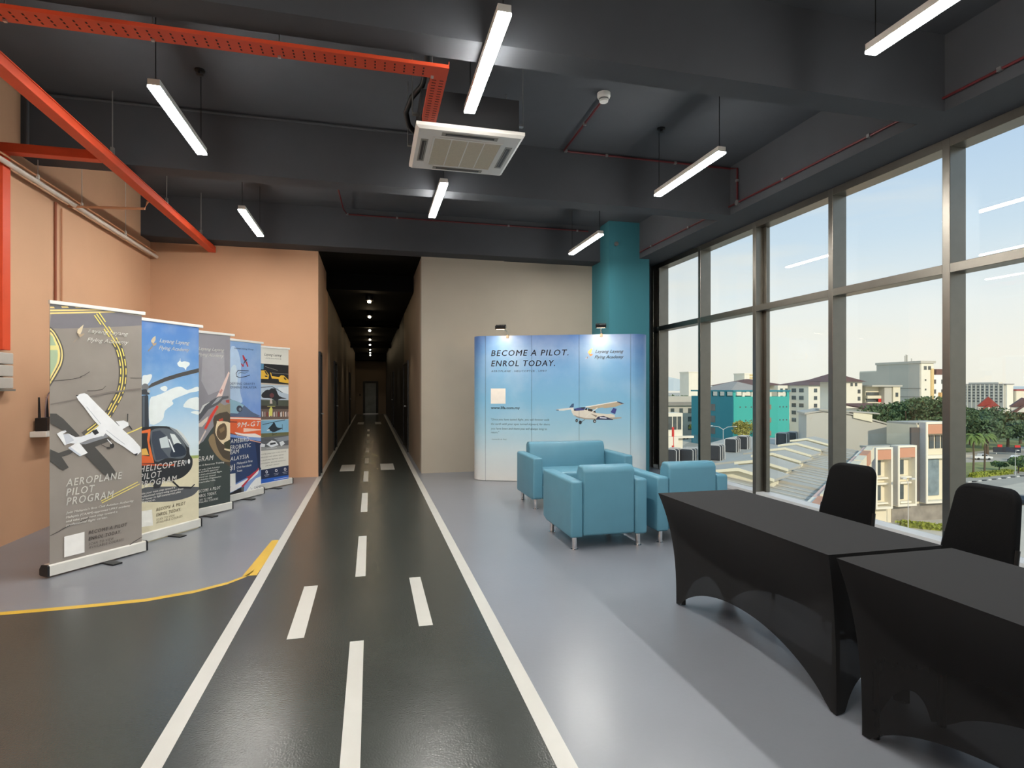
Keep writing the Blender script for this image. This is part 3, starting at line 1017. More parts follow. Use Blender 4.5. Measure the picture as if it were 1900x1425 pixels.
b.box(-0.81, 24.0, 3.08, 0.81, 24.3, 3.25, 0)
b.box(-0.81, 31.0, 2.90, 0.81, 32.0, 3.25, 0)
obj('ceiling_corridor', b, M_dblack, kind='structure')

# down-stand beams
for i, (y0, y1) in enumerate(((-4.75, -4.52), (-1.99, -1.76), (0.76, 0.99), (3.52, 3.745), (6.27, 6.51), (9.13, 9.50))):
    obj('trim_%d' % (i + 1), MB().box(XL, y0, 3.58, 4.38, y1, 4.18), M_black, kind='structure')
obj('trim_7', MB().box(4.38, -6.0, 3.58, 5.06, 9.5, 4.18), M_black, kind='structure')
obj('trim_8', MB().box(3.83, 8.75, 0, 4.56, 9.5, 4.18), M_teal, kind='structure')
b = MB()
b.box(4.56, 9.28, 0, 5.2, 9.5, 3.58, 0)
obj('wall_right_return', b, mat('dark_grey_wall', (60, 62, 64), 0.7), kind='structure')

# ------------------------------------------------------------------ window wall
MY = [(9.20, 9.27), (8.986, 9.025), (7.711, 7.775), (6.424, 6.492), (5.155, 5.219), (3.867, 3.937), (2.58, 2.65), (1.30, 1.37), (0.02, 0.09), (-1.26, -1.19), (-2.54, -2.47), (-3.82, -3.75), (-5.10, -5.03), (-6.0, -5.95)]
for i in range(len(MY) - 1):
    ya, yb = MY[i + 1][1], MY[i][0]
    w = thing('window_%d' % (i + 1), 'tall dark aluminium framed glass bay of the window wall', 'window', (4.87, ya, 0), kind='structure')
    L = yb - ya
    b = MB()
    m0 = MY[i][0] - ya
    m1 = MY[i][1] - ya
    b.box(0, m0, 0.0, 0.18, m1, 3.58, 0)
    obj('mullion', b, M_alu, w, bevel=0.004)
    if i < len(MY) - 1:
        obj('transom', MB().box(0, 0, 2.405, 0.18, L, 2.485), M_alu, w, bevel=0.003)
        obj('head_rail', MB().box(0, 0, 3.50, 0.18, L, 3.58), M_alu, w, bevel=0.003)
        obj('sill_rail', MB().box(0, 0, 0.0, 0.18, L, 0.055), M_sill, w, bevel=0.003)
        if L > 0.5:
            obj('pane', MB().box(0.165, 0.0, 0.055, 0.171, L, 2.405), M_glass, w)
            obj('pane', MB().box(0.165, 0.0, 2.485, 0.171, L, 3.50), M_glass, w)
        else:
            obj('infill_panel', MB().box(0.10, 0.0, 0.055, 0.17, L, 3.50), M_alu, w)
    if i == 3:
        obj('sash_stile', MB().box(0.11, L - 0.06, 0.055, 0.165, L - 0.002, 3.5), M_alu, w, bevel=0.003)

# corridor doors
def door(name, x, y0, y1, z1, side, label, leaves=1):
    d = thing(name, label, 'door', (x, y0, 0), kind='structure')
    n = y1 - y0
    s = side
    X = lambda a, c: (min(a * s, c * s), max(a * s, c * s))
    b = MB()
    a, c = X(-0.01, 0.03)
    b.box(a, 0, 0, c, 0.05, z1)
    b.box(a, n - 0.05, 0, c, n, z1)
    b.box(a, 0.05, z1 - 0.05, c, n - 0.05, z1)
    obj('door_frame', b, M_blackp, d)
    for k in range(leaves):
        u0 = 0.05 + k * (n - 0.1) / leaves
        u1 = 0.05 + (k + 1) * (n - 0.1) / leaves
        a, c = X(-0.01, 0.012)
        lf = obj('door_leaf', MB().box(a, u0 + 0.004, 0.01, c, u1 - 0.004, z1 - 0.055), M_bdoor, d)
        a, c = X(0.012, 0.06)
        h = MB()
        yh = u1 - 0.08 if k == 0 else u0 + 0.08
        h.box(a, yh - 0.01, 0.98, c, yh + 0.01, 1.0)
        a, c = X(0.045, 0.06)
        h.box(a, yh - 0.11, 0.98, c, yh + 0.01, 1.0)
        obj('door_handle', h, M_steel, lf)


door('door_1', -0.81, 9.53, 9.95, 1.99, 1, 'narrow black door on the left at the mouth of the corridor')
door('door_2', -0.81, 13.4, 14.3, 2.02, 1, 'black door on the left wall of the dark corridor')
door('door_3', -0.81, 22.5, 23.5, 2.02, 1, 'black door far along the left wall of the corridor')
door('door_4', 0.81, 12.7, 14.4, 2.03, -1, 'black double door on the right wall of the corridor', 2)
door('door_5', 0.81, 21.0, 22.4, 2.03, -1, 'black double door far along the right wall of the corridor', 2)
d = thing('door_6', 'black framed glass door at the far end of the corridor', 'door', (-0.01, 32.0, 0), kind='structure')
b = MB()
b.box(-0.40, -0.05, 0, -0.29, -0.002, 1.80)
b.box(0.29, -0.05, 0, 0.40, -0.002, 1.80)
b.box(-0.29, -0.05, 1.69, 0.29, -0.002, 1.80)
b.box(-0.29, -0.05, 0.0, 0.29, -0.002, 0.05)
obj('door_frame', b, M_blackp, d)
obj('frosted_pane', MB().box(-0.29, -0.03, 0.05, 0.29, -0.01, 1.69), mat('frosted_glass', (120, 128, 128), 0.25, var=0.35, scale=2.5), d)
obj('kick_plate', MB().box(-0.40, -0.07, 0.001, 0.40, -0.052, 0.05), M_steel, d)
obj('door_handle', MB().tube([(0.24, -0.07, 0.8), (0.24, -0.07, 1.1)], 0.012), M_steel, d)
sw = obj('access_reader', MB().box(-0.60, 31.97, 1.0, -0.54, 31.999, 1.12), M_blackp, label='small black access reader on the wall beside the far glass door', cat='access reader')

# ------------------------------------------------------------------ lights
M_tube = emit('lit_diffuser', (255, 252, 246), LAMP)
lampproto = thing('linear_pendant_light', '', 'ceiling light', (0, 0, 3.5), 0, 'linear pendant lights')
obj('housing', MB().box(-0.040, -0.59, 0.014, 0.040, 0.59, 0.062), M_white, lampproto, bevel=0.004)
obj('diffuser', MB().box(-0.0395, -0.59, 0.0, 0.0395, 0.59, 0.014), M_tube, lampproto)
for s in (-0.55, 0.55):
    obj('suspension_wire', MB().tube([(0, s, 0.062), (0, s, 0.68)], 0.0035, 6), M_wire, lampproto)
side = [(-1.47, 5.04, 'lit linear light in the left row, the larger one nearer the viewer, over the banners'),
        (-1.48, 7.87, 'smaller lit linear light in the left row, near the peach back wall'),
        (0.73, 3.70, 'lit linear light hanging just in front of the white ceiling air conditioner'),
        (0.73, 6.43, 'lit linear light seen below and behind the white ceiling air conditioner'),
        (3.05, 2.34, 'lit linear light at the top right corner of the photo'),
        (3.04, 5.06, 'lit linear light in the right row, beside the tall windows in the middle'),
        (3.05, 7.84, 'small lit linear light in the right row, in front of the teal column')]
hid = [(-1.47, 2.24), (-1.47, -0.5), (-1.47, -3.3), (0.73, 0.98), (0.73, -1.75), (0.73, -4.4), (3.05, -0.45), (3.05, -3.25)]
for i, (x, y, l) in enumerate(side + [(x, y, 'lit linear pendant light behind the viewer, outside the photo') for x, y in hid]):
    if i == 0:
        lampproto.location = (x, y, 3.5)
        lampproto['label'] = l
    else:
        dup(lampproto, None, (x, y, 3.5), 0, l)

M_warm = emit('warm_lamp', (255, 226, 180), 90)
names = ['first and largest', 'second', 'third', 'fourth', 'fifth', 'sixth', 'seventh', 'eighth and smallest']
zc = lambda y: 3.18 if y < 0 else 3.25
for i, y in enumerate((11.75, 14.25, 17.6, 20.9, 23.4, 26.3, 28.6, 30.5)):
    z = 3.25
    t = thing('corridor_downlight', names[i] + ' glowing spot on the corridor ceiling counting from the room', 'downlight', (-0.03, y, 3.27), 0, 'corridor ceiling spots')
    cn = MB()
    cn.lathe([(0.075, 0.0), (0.08, -0.01), (0.075, -0.11), (0.06, -0.11), (0.058, -0.07), (0.0, -0.065)], n=18)
    obj('can', cn, M_blackp, t, smooth='auto')
    bl_ = MB()
    bl_.lathe([(0.0, -0.095), (0.02, -0.115), (0.035, -0.125), (0.03, -0.145), (0.0, -0.155)], n=14)
    obj('bulb', bl_, M_warm, t)
    ld = bpy.data.lights.new('downlight_beam', 'SPOT')
    ld.energy = 17 if i else 24
    ld.color = (1.0, 0.84, 0.64)
    ld.spot_size = 1.5
    ld.spot_blend = 0.5
    ld.shadow_soft_size = 0.04
    lo = bpy.data.objects.new('downlight_beam', ld)
    col.objects.link(lo)
    lo.parent = t
    lo.location = (0, 0, -0.17)

# ------------------------------------------------------------------ ceiling services
M_orange = mat('orange_tray_paint', (214, 74, 38), 0.5, var=0.06)
M_red = mat('red_conduit_paint', (92, 26, 30), 0.5, var=0.08)
M_slot_shade = mat('slot_shade', (60, 16, 10), 0.8, var=0)  # dark colour painted on as the shade inside the tray perforations


def tray(name, segs, label):
    """perforated tray running along X at y0 then along +Y"""
    t = thing(name, label, 'cable tray', (-2.27, 3.79, 3.5))
    b = MB()
    Lx = 2.27 + 0.50
    s = b
    s.box(0, -0.07, 0, Lx, 0.07, 0.003, 0)
    s.box(0, -0.07, 0.003, Lx, -0.067, 0.024, 0)
    s.box(0, 0.067, 0.003, Lx - 0.13, 0.07, 0.045, 0)
    x = 0.06
    while x < Lx - 0.16:
        for dy in (-0.042, -0.008, 0.026):
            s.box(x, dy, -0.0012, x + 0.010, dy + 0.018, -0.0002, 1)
        x += 0.062
    obj('tray_run', b, [M_orange, M_slot_shade], t)
    b = MB()
    b.box(Lx - 0.11, 0.07, 0, Lx, 0.72, 0.003, 0)
    b.box(Lx - 0.003, -0.07, 0.003, Lx, 0.72, 0.045, 0)
    b.box(Lx - 0.11, 0.07, 0.003, Lx - 0.107, 0.72, 0.045, 0)
    y = 0.09
    while y < 0.70:
        for dx in (-0.095, -0.045):
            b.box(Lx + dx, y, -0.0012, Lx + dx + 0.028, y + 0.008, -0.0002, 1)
        y += 0.036
    obj('tray_branch', b, [M_orange, M_slot_shade], t)
    for x in (0.25, 1.0, 1.71, 2.67):
        r = MB().tube([(x, 0.045, -0.01), (x, 0.045, 0.68)], 0.004, 6)
        h = obj('hanger_rod', r, M_galv, t)
        obj('nut', MB().cbox(x, 0.045, -0.008, 0.018, 0.018, 0.012), M_steel, h)
    obj('cable', MB().tube([(0.0, -0.03, 0.02), (1.0, -0.02, 0.02), (2.1, -0.03, 0.022), (2.64, 0.0, 0.02), (2.69, 0.3, 0.02), (2.69, 0.72, 0.02)], 0.014), M_wire, t)


tray('cable_tray', None, 'orange perforated cable tray running along the ceiling and turning to the air conditioner')

t = thing('cable_trunking', 'orange red cable trunking running back along the left wall to the peach wall', 'cable trunking', (-2.34, -6.0, 3.47))
obj('trunking_body', MB().box(-0.05, 0.0, 0, 0.05, 15.49, 0.07), M_orange, t, bevel=0.003)
obj('trunking_lid', MB().box(-0.056, 0.0, 0.07, 0.056, 15.48, 0.078), M_orange, t)
for y in (1.5, 4.5, 7.5, 10.2, 12.05, 13.5, 14.9):
    h = obj('hanger_rod', MB().tube([(0.0, y, 0.078), (0.0, y, 0.71)], 0.005, 6), M_galv, t)
    obj('bracket', MB().box(-0.014, y - 0.014, 0.078, 0.014, y + 0.014, 0.18), M_galv, h)
t = thing('trunking_branch', 'orange red trunking crossing to the left wall and dropping down it', 'cable trunking', (-3.18, 5.93, 0))
obj('cross_run', MB().box(0.0, -0.05, 3.47, 0.785, 0.05, 3.55), M_orange, t, bevel=0.003)
obj('drop', MB().box(0.0, -0.055, 1.74, 0.07, 0.055, 3.47), M_orange, t, bevel=0.003)

t = thing('switch_box_stack', 'three pale grey switch boxes stacked on the left wall under the red trunking', 'switch box', (-3.18, 5.90, 1.395))
for k in range(3):
    bx = obj('box', MB().box(0, -0.30, k * 0.109 + 0.003, 0.075, 0.12, k * 0.109 + 0.103), mat('pale_grey_plastic', (186, 182, 174), 0.5), t, bevel=0.008)
obj('shelf_lip', MB().box(0, -0.31, -0.018, 0.085, 0.13, 0.0), mat('grey_plastic', (120, 116, 108), 0.5), t)

t = thing('wall_shelf', 'small white shelf on the left wall carrying the black router', 'shelf', (-3.18, 6.58, 0.93))
obj('shelf_board', MB().box(0, -0.17, 0, 0.14, 0.17, 0.055), M_white, t, bevel=0.006)
t = thing('wifi_router', 'black router with upright antennas on the small wall shelf behind the first banner', 'router', (-3.11, 6.60, 0.985))
obj('router_body', MB().box(-0.05, -0.14, 0, 0.05, 0.14, 0.13), M_blackp, t, bevel=0.006)
for y in (-0.12, 0.02, 0.10):
    obj('antenna', MB().tube([(-0.02, y, 0.13), (-0.02, y - 0.01, 0.33)], 0.012, 8, r2=0.008), M_blackp, t)
obj('network_cable', MB().tube([(0.0, -0.06, 0.13), (0.0, -0.055, 0.22), (-0.01, -0.02, 0.31), (-0.03, 0.06, 0.36), (-0.045, 0.16, 0.40), (-0.05, 0.19, 0.42)], 0.006), mat('grey_cable', (120, 100, 104), 0.5), t)

M_pipew = mat('pale_pipe', (216, 206, 194), 0.5)
M_pipep = mat('peach_pipe', (196, 140, 102), 0.6)
t = thing('drain_pipe', 'pale drain pipe hung along the left wall below the trunking', 'pipe', (-3.08, -6.0, 3.38))
obj('pipe_run', MB().tube([(0, 0, 0.05), (0, 15.45, -0.03)], 0.024, 10), M_pipew, t, smooth='auto')
obj('thin_pipe_run', MB().tube([(-0.012, 0, 0.115), (-0.012, 15.45, 0.035)], 0.010, 8), M_pipep, t, smooth='auto')
for y in (3, 6, 9, 11.35, 12.35, 13.2, 14.35):
    obj('pipe_clip', MB().box(-0.01, y - 0.012, -0.03, 0.01, y + 0.012, 0.06), M_pipew, t)
    obj('hanger_rod', MB().tube([(0, y, 0.05), (0, y, 0.80)], 0.004, 6), M_pipew, t)
t = thing('wall_conduit', 'peach painted conduit branching across and running down the left wall', 'conduit', (-3.165, 6.85, 0))
obj('drop', MB().tube([(0.0, 0, 1.44), (0.0, 0, 3.33)], 0.012, 8), mat('brown_pipe', (150, 84, 58), 0.6), t)
obj('second_drop', MB().tube([(0.0, 0.12, 1.44), (0.0, 0.12, 3.30)], 0.008, 8), M_pipep, t)
obj('cross_run', MB().tube([(0.02, 0.20, 3.35), (0.75, 0.20, 3.38), (0.78, 0.20, 3.46)], 0.014, 8), M_pipep, t)
ptr = obj('ceiling_pipe', MB().tube([(-3.1, 6.22, 3.62), (-3.1, 6.22, 4.12), (-2.95, 6.22, 4.15), (1.0, 6.22, 4.15)], 0.014, 8), M_black, label='black painted pipe in the angle of the ceiling behind the left lights', cat='pipe')

# air conditioner
t = thing('air_conditioner', 'white four way ceiling cassette air conditioner with beige grille', 'air conditioner', (0.785, 4.93, 3.45))
h = 0.44
pan = MB()
o0, i0, zi = h, 0.345, 0.012
# bevelled rim and inner field
pts = lambda r, z: [(-r, -r, z), (r, -r, z), (r, r, z), (-r, r, z)]
A, B_, C_, D_ = pts(h, 0.045), pts(h, 0.018), pts(h - 0.025, 0.0), pts(0.285, 0.0)
for P0, P1 in ((A, B_), (B_, C_), (C_, D_)):
    for k in range(4):
        q = (k + 1) % 4
        pan.poly([P0[k], P0[q], P1[q], P1[k]])
pan.poly(D_)
pan.poly(A[::-1])
obj('panel', pan, M_white, t)
obj('body', MB().box(-0.40, -0.40, 0.046, 0.40, 0.40, 0.32), mat('black_insulation', (24, 25, 28), 0.8), t)
g = MB()
g.box(-0.275, -0.275, -0.006, 0.275, 0.275, -0.0005, 0)
gr = obj('grille', g, mat('beige_grille', (196, 186, 164), 0.6, var=0.08, scale=90), t)
for k in range(1, 4):
    x = -0.275 + k * 0.1375
    obj('grille_rib', MB().box(x - 0.004, -0.272, -0.0085, x + 0.004, 0.272, -0.0062), M_white, gr)
obj('grille_frame', MB().box(-0.29, -0.29, -0.0085, -0.276, 0.29, -0.0005).box(0.276, -0.29, -0.0085, 0.29, 0.29, -0.0005).box(-0.276, 0.276, -0.0085, 0.276, 0.29, -0.0005).box(-0.276, -0.29, -0.0085, 0.276, -0.276, -0.0005), M_white, t)
for k in range(4):
    lv = MB()
    lv.box(-0.23, 0.325, -0.003, 0.23, 0.385, -0.0005, 0)
    lv.box(-0.20, 0.338, -0.0045, 0.20, 0.372, -0.0032, 1)
    lv.box(-0.19, 0.345, -0.0065, 0.19, 0.352, -0.0047, 2)
    lv.xform(Matrix.Rotation(k * PI / 2, 4, 'Z'))
    obj('louvre', lv, [mat('grey_louvre', (150, 146, 138), 0.5), M_blackp, mat('louvre_blade', (120, 118, 114), 0.5)], t)
for x in (-0.46, 0.46):
    for y in (-0.3, 0.3):
        obj('hanger_rod', MB().tube([(x, y, 0.15), (x, y, 0.73)], 0.005, 6), M_galv, t)
        obj('hanger_bracket', MB().box(min(x, 0.4 * (1 if x > 0 else -1)), y - 0.02, 0.15, max(x, 0.4 * (1 if x > 0 else -1)), y + 0.02, 0.165), M_galv, t)
obj('drain_hose', MB().tube([(-0.40, 0.1, 0.18), (-0.47, 0.0, 0.20), (-0.50, -0.1, 0.26), (-0.46, -0.22, 0.33), (-0.38, -0.30, 0.40), (-0.36, -0.5, 0.45), (-0.40, -0.95, 0.6)], 0.022, 10), M_wire, t, smooth='auto')

# smoke detector and fire alarm conduit
t = thing('smoke_detector', 'white smoke detector on the black ceiling at the end of a red conduit', 'smoke detector', (2.13, 4.99, 4.18))
b = MB()
b.lathe([(0.0, 0.0), (0.062, 0.0), (0.062, -0.03), (0.055, -0.045), (0.046, -0.05), (0.04, -0.08), (0.0, -0.085)], n=24)
obj('detector_body', b, M_white, t, smooth='auto')
b = MB()
b.lathe([(0.0475, -0.052), (0.045, -0.062)], n=24)
obj('sensor_slot', b, mat('grey_slot', (110, 110, 108), 0.6), t)


def conduit(name, path, r, label, clips=()):
    t = thing(name, label, 'conduit', path[0])
    p0 = Vector(path[0])
    obj('pipe_run', MB().tube([tuple(Vector(p) - p0) for p in path], r, 8), M_red, t, smooth='auto')
    for c in clips:
        q = Vector(c) - p0
        obj('pipe_clip', MB().cbox(q.x, q.y, q.z, 0.03, 0.03, 0.03), M_galv, t)


conduit('red_conduit', [(2.15, 5.05, 4.155), (2.17, 6.235, 4.155), (2.25, 6.245, 4.15), (4.36, 6.245, 4.15), (4.36, 6.10, 4.1), (4.36, 6.10, 3.69)], 0.011, 'dark red conduit running from the smoke detector to the window beam', ((2.16, 5.55, 4.15), (2.19, 6.23, 4.15), (2.7, 6.245, 4.15), (3.6, 6.245, 4.15), (4.36, 6.1, 3.95)))
conduit('beam_conduit', [(4.362, -5.9, 3.68), (4.362, 8.7, 3.68)], 0.011, 'long dark red conduit along the edge beam above the windows', [(4.36, y, 3.68) for y in (2.0, 3.1, 4.2, 5.3, 7.2, 8.3)])
conduit('back_conduit', [(-0.45, 6.53, 4.0), (-0.40, 8.9, 4.1), (-0.35, 9.1, 4.08), (3.6, 9.1, 4.08)], 0.011, 'dark red conduit along the back beam, starting above the left back light', ((-0.42, 7.0, 4.02), (-0.35, 9.09, 4.08), (0.4, 9.1, 4.08), (2.2, 9.1, 4.08), (3.4, 9.1, 4.08)))
for (x, y, z), l in (((4.362, 6.10, 3.68), 'grey junction box where conduits meet on the window beam'), ((3.95, 8.73, 3.80), 'grey junction box on the teal column front')):
    jb = thing('junction_box', l, 'junction box', (x, y, z))
    b = MB()
    b.lathe([(0.0, -0.02), (0.034, -0.02), (0.034, 0.014), (0.0, 0.018)], n=16)
    b.xform(Matrix.Rotation(PI / 2, 4, 'X') if y > 8 else Matrix.Rotation(-PI / 2, 4, 'Y'))
    obj('box_cover', b, M_galv, jb, smooth='auto')
for (x, y), l in (((-1.447, 5.47), 'small black sprinkler on the ceiling above the left light'), ((3.01, 5.51), 'small black sprinkler on the ceiling by the right light'), ((0.4, 7.9), 'small black sprinkler on the ceiling of the back bay')):
    s_ = thing('sprinkler_head', l, 'sprinkler', (x, y, 4.18))
    b = MB()
    b.lathe([(0.0, 0.0), (0.042, 0.0), (0.042, -0.012), (0.016, -0.016), (0.014, -0.04), (0.03, -0.043), (0.0, -0.046)], n=16)
    obj('sprinkler_body', b, M_wire, s_)
# ------------------------------------------------------------------ printed graphics
def graphic(b, mats, index, key, y0, hscale=1.0):
    """adds the printed shapes and lettering of one panel to mesh b as flush layers in front of y0"""
    lay = 0
    for hx, p in ART[key]:
        if hx not in index:
            index[hx] = len(mats)
            mats.append(mat('ink_' + hx, hx, 0.5, var=0.04, scale=14))
        y = y0 - 0.00004 * lay
        b.poly([(p[i] / 1000, y, p[i + 1] / 1000) for i in range(0, len(p), 2)], index[hx])
        lay += 1
    y = y0 - 0.00004 * lay - 0.0001
    for s, u, z, w, cp, hx, sh, bo in TEXTS[key]:
        if hx not in index:
            index[hx] = len(mats)
            mats.append(mat('ink_' + hx, hx, 0.5, var=0.04, scale=14))
        v, f = lettering(s, w / 1000, cp / 1000, sh, bo)
        b.add([(u / 1000 + a, y, z / 1000 + c) for a, c in v], f, index[hx])


def banner(key, O, ang, Wd, rail, base, H_, basemat, label):
    t = thing('roll_up_banner', label, 'banner', (O[0], O[1], 0), ang, 'roll up banners by the left wall')
    mats = [basemat]
    b = MB()
    b.box(0.0, -0.0005, 0.085, Wd, 0.001, H_ - 0.015, 0)
    graphic(b, mats, {}, key, -0.0009)
    obj('printed_panel', b, mats, t, fix=False)
    obj('top_rail', MB().box(-0.004, -0.010, H_ - 0.022, rail, 0.012, H_ + 0.006), M_white, t, bevel=0.003)
    c = MB()
    prof = [(-0.014, 0.014), (-0.014, 0.088), (0.0, 0.097), (0.06, 0.094), (0.085, 0.06), (0.085, 0.02), (0.07, 0.014)]
    c.extr([(-0.008, y, z) for y, z in prof], (base + 0.008, 0, 0))
    obj('cassette', c, mat('white_aluminium', (214, 212, 204), 0.35, 0.1), t)
    for x0 in (-0.022, base):
        e = MB()
        e.extr([(x0, y * 1.04 - 0.002, z * 1.02 - 0.003) for y, z in prof], (0.014, 0, 0))
        obj('end_cap', e, M_blackp, t)
    f = MB()
    f.box(Wd * 0.52, -0.15, 0.0, Wd * 0.52 + 0.075, 0.12, 0.012)
    obj('foot', f, M_blackp, t, bevel=0.003)
    obj('support_pole', MB().tube([(Wd / 2, 0.04, 0.09), (Wd / 2, 0.025, H_ - 0.01)], 0.008, 8), M_steel, t)
    return t


A_ = math.atan2
banner('b1', (-2.307, 4.909), A_(0.8046, 0.5938), 0.692, 0.72, 0.722, 2.05, mat('print_tarmac', (146, 138, 130), 0.5, var=0.10, scale=3.5), 'roll up banner of a white aeroplane on grey tarmac, nearest the viewer')
banner('b2', (-2.0629, 5.6615), A_(0.8599, 0.5104), 0.752, 0.80, 0.765, 2.035, print_gradient('print_sky', [(0, (216, 207, 176)), (0.40, (205, 222, 230)), (0.62, (140, 185, 220)), (0.8, (96, 146, 204)), (1, (78, 126, 194))], 0.1, 2.03, 0.3, cs=4), 'roll up banner of an orange and black helicopter under blue sky')
banner('b3', (-2.0187, 6.5393), A_(0.8023, 0.5969), 0.747, 0.805, 0.765, 2.027, mat('print_grey', (140, 137, 143), 0.5, var=0.10, scale=3), 'roll up banner with grey top and dark green bottom, third from the viewer')
banner('b4', (-1.7676, 7.4386), A_(0.8663, 0.4995), 0.725, 0.768, 0.765, 2.010, print_gradient('print_blue', [(0, (120, 150, 205)), (0.5, (118, 152, 212)), (1, (138, 172, 216))], 0.1, 2.0, 0.25, cs=4), 'roll up banner with a red stunt plane on light blue over navy')
banner('b5', (-1.5849, 8.2479), A_(0.7961, 0.6051), 0.70, 0.722, 0.765, 1.985, mat('print_cream', (226, 223, 212), 0.5, var=0.02), 'roll up banner with stacked helicopter photos and cream top, farthest from the viewer')

# ------------------------------------------------------------------ exhibition display
PO, PA, PW, PH = (1.69, 8.48), A_(-0.3794, 0.9253), 2.1616, 2.20
disp = thing('exhibition_display', 'blue sky exhibition wall with rounded ends and a white propeller aeroplane', 'display wall', (PO[0], PO[1], 0), PA)
M_psky = print_gradient('print_display_sky', [(0, (216, 217, 214)), (0.18, (200, 215, 219)), (0.34, (162, 204, 222)), (0.55, (126, 184, 218)), (0.75, (112, 166, 212)), (0.9, (94, 142, 198)), (1, (72, 114, 178))], 0.0, PH, 0.32, rough=0.38, cs=1.3)
seams = [0.0, 0.705, 1.415, PW]
gm = [M_psky]
b = MB()
b.box(0.0015, 0, 0.008, PW - 0.0015, 0.004, PH)
graphic(b, gm, {}, 'pop', -0.0006)
obj('front_panel', b, gm, disp, fix=False)
for k in range(4):
    obj('seam_strip', MB().box(seams[k] - 0.002, -0.0046, 0.0, seams[k] + 0.002, -0.0042, PH), mat('seam_shade', (70, 90, 110), 0.6), disp)  # dark strips stand in for the shade between the panels
for s, x0 in ((-1, 0.0), (1, PW)):
    e = MB()
    n = 14
    r = 0.24 if s > 0 else 0.21
    prev = None
    for i in range(n + 1):
        a = PI * 0.62 * i / n
        p = (x0 + s * (0.0015 + r * math.sin(a)), r * (1 - math.cos(a)))
        if prev:
            e.poly([(prev[0], prev[1], 0.008), (p[0], p[1], 0.008), (p[0], p[1], PH), (prev[0], prev[1], PH)])
            e.poly([(prev[0] - s * 0.004, prev[1] + 0.004, 0.008), (p[0] - s * 0.004, p[1] + 0.004, 0.008), (p[0] - s * 0.004, p[1] + 0.004, PH), (prev[0] - s * 0.004, prev[1] + 0.004, PH)])
            e.poly([(prev[0], prev[1], PH), (p[0], p[1], PH), (p[0] - s * 0.004, p[1] + 0.004, PH), (prev[0] - s * 0.004, prev[1] + 0.004, PH)])
        prev = p
    obj('curved_end_panel', e, M_psky, disp, smooth=True, fix=False)
fr = MB()
for x in (0.02, 0.705, 1.415, PW - 0.02):
    fr.tube([(x, 0.05, 0.0), (x, 0.05, PH - 0.01)], 0.010, 8)
    fr.tube([(x, 0.30, 0.0), (x, 0.30, PH - 0.01)], 0.010, 8)
    fr.tube([(x, 0.05, PH - 0.02), (x, 0.30, PH - 0.02)], 0.008, 8)
for z in (0.05, 1.1, PH - 0.02):
    fr.tube([(0.02, 0.05, z), (PW - 0.02, 0.05, z)], 0.008, 8)
obj('folding_frame', fr, M_steel, disp)


def clip_lamp(u, label, rz):
    # stands on the display's top edge, head reaching forward
    d = (math.cos(PA), math.sin(PA))
    x, y = PO[0] + d[0] * u, PO[1] + d[1] * u
    t = thing('clip_on_spotlight', label, 'spotlight', (x, y, PH), PA, 'clip on spotlights of the display')
    obj('clamp', MB().box(-0.02, -0.012, -0.04, 0.02, -0.003, 0.012).box(-0.02, -0.012, 0.001, 0.02, 0.03, 0.012), M_blackp, t)
    obj('arm', MB().tube([(0, 0.0, 0.01), (-0.01, -0.03, 0.06), (-0.05 + rz, -0.24, 0.095)], 0.008, 8), M_steel, t)
    hd = MB()
    hd.cbox(0, 0, 0, 0.15, 0.11, 0.05, 0)
    for k in range(5):
        hd.cbox(-0.06 + k * 0.03, 0, 0.03, 0.006, 0.10, 0.012, 0)
    Mx = Matrix.Translation((-0.06 + rz, -0.27, 0.10)) @ Matrix.Rotation(0.25, 4, 'X')
    hd.xform(Mx)
    hh = obj('lamp_head', hd, M_blackp, t, bevel=0.004)
    ln = MB().cbox(0, 0, -0.027, 0.12, 0.08, 0.003)
    ln.xform(Mx)
    obj('lens', ln, emit('halogen_lens', (255, 228, 190), 12), hh)
    ld = bpy.data.lights.new('halogen_beam', 'SPOT')
    ld.energy = 30
    ld.color = (1.0, 0.70, 0.40)
    ld.spot_size = 3.1
    ld.spot_blend = 0.9
    ld.shadow_soft_size = 0.05
    lo = bpy.data.objects.new('halogen_beam', ld)
    col.objects.link(lo)
    lo.parent = t
    lo.location = (-0.06 + rz, -0.26, 0.065)
    lo.rotation_euler = Vector((0.02, 0.42, -1.0)).to_track_quat('-Z', 'Y').to_euler()


clip_lamp(0.34, 'black clip on spotlight on the left of the blue display wall top', 0.0)
clip_lamp(1.74, 'black clip on spotlight on the right of the blue display wall top', 0.05)

# ------------------------------------------------------------------ sofa and armchairs
M_leather = mat('teal_leather', (88, 140, 160), 0.42, var=0.05, scale=5, bump=0.05, bscale=180)


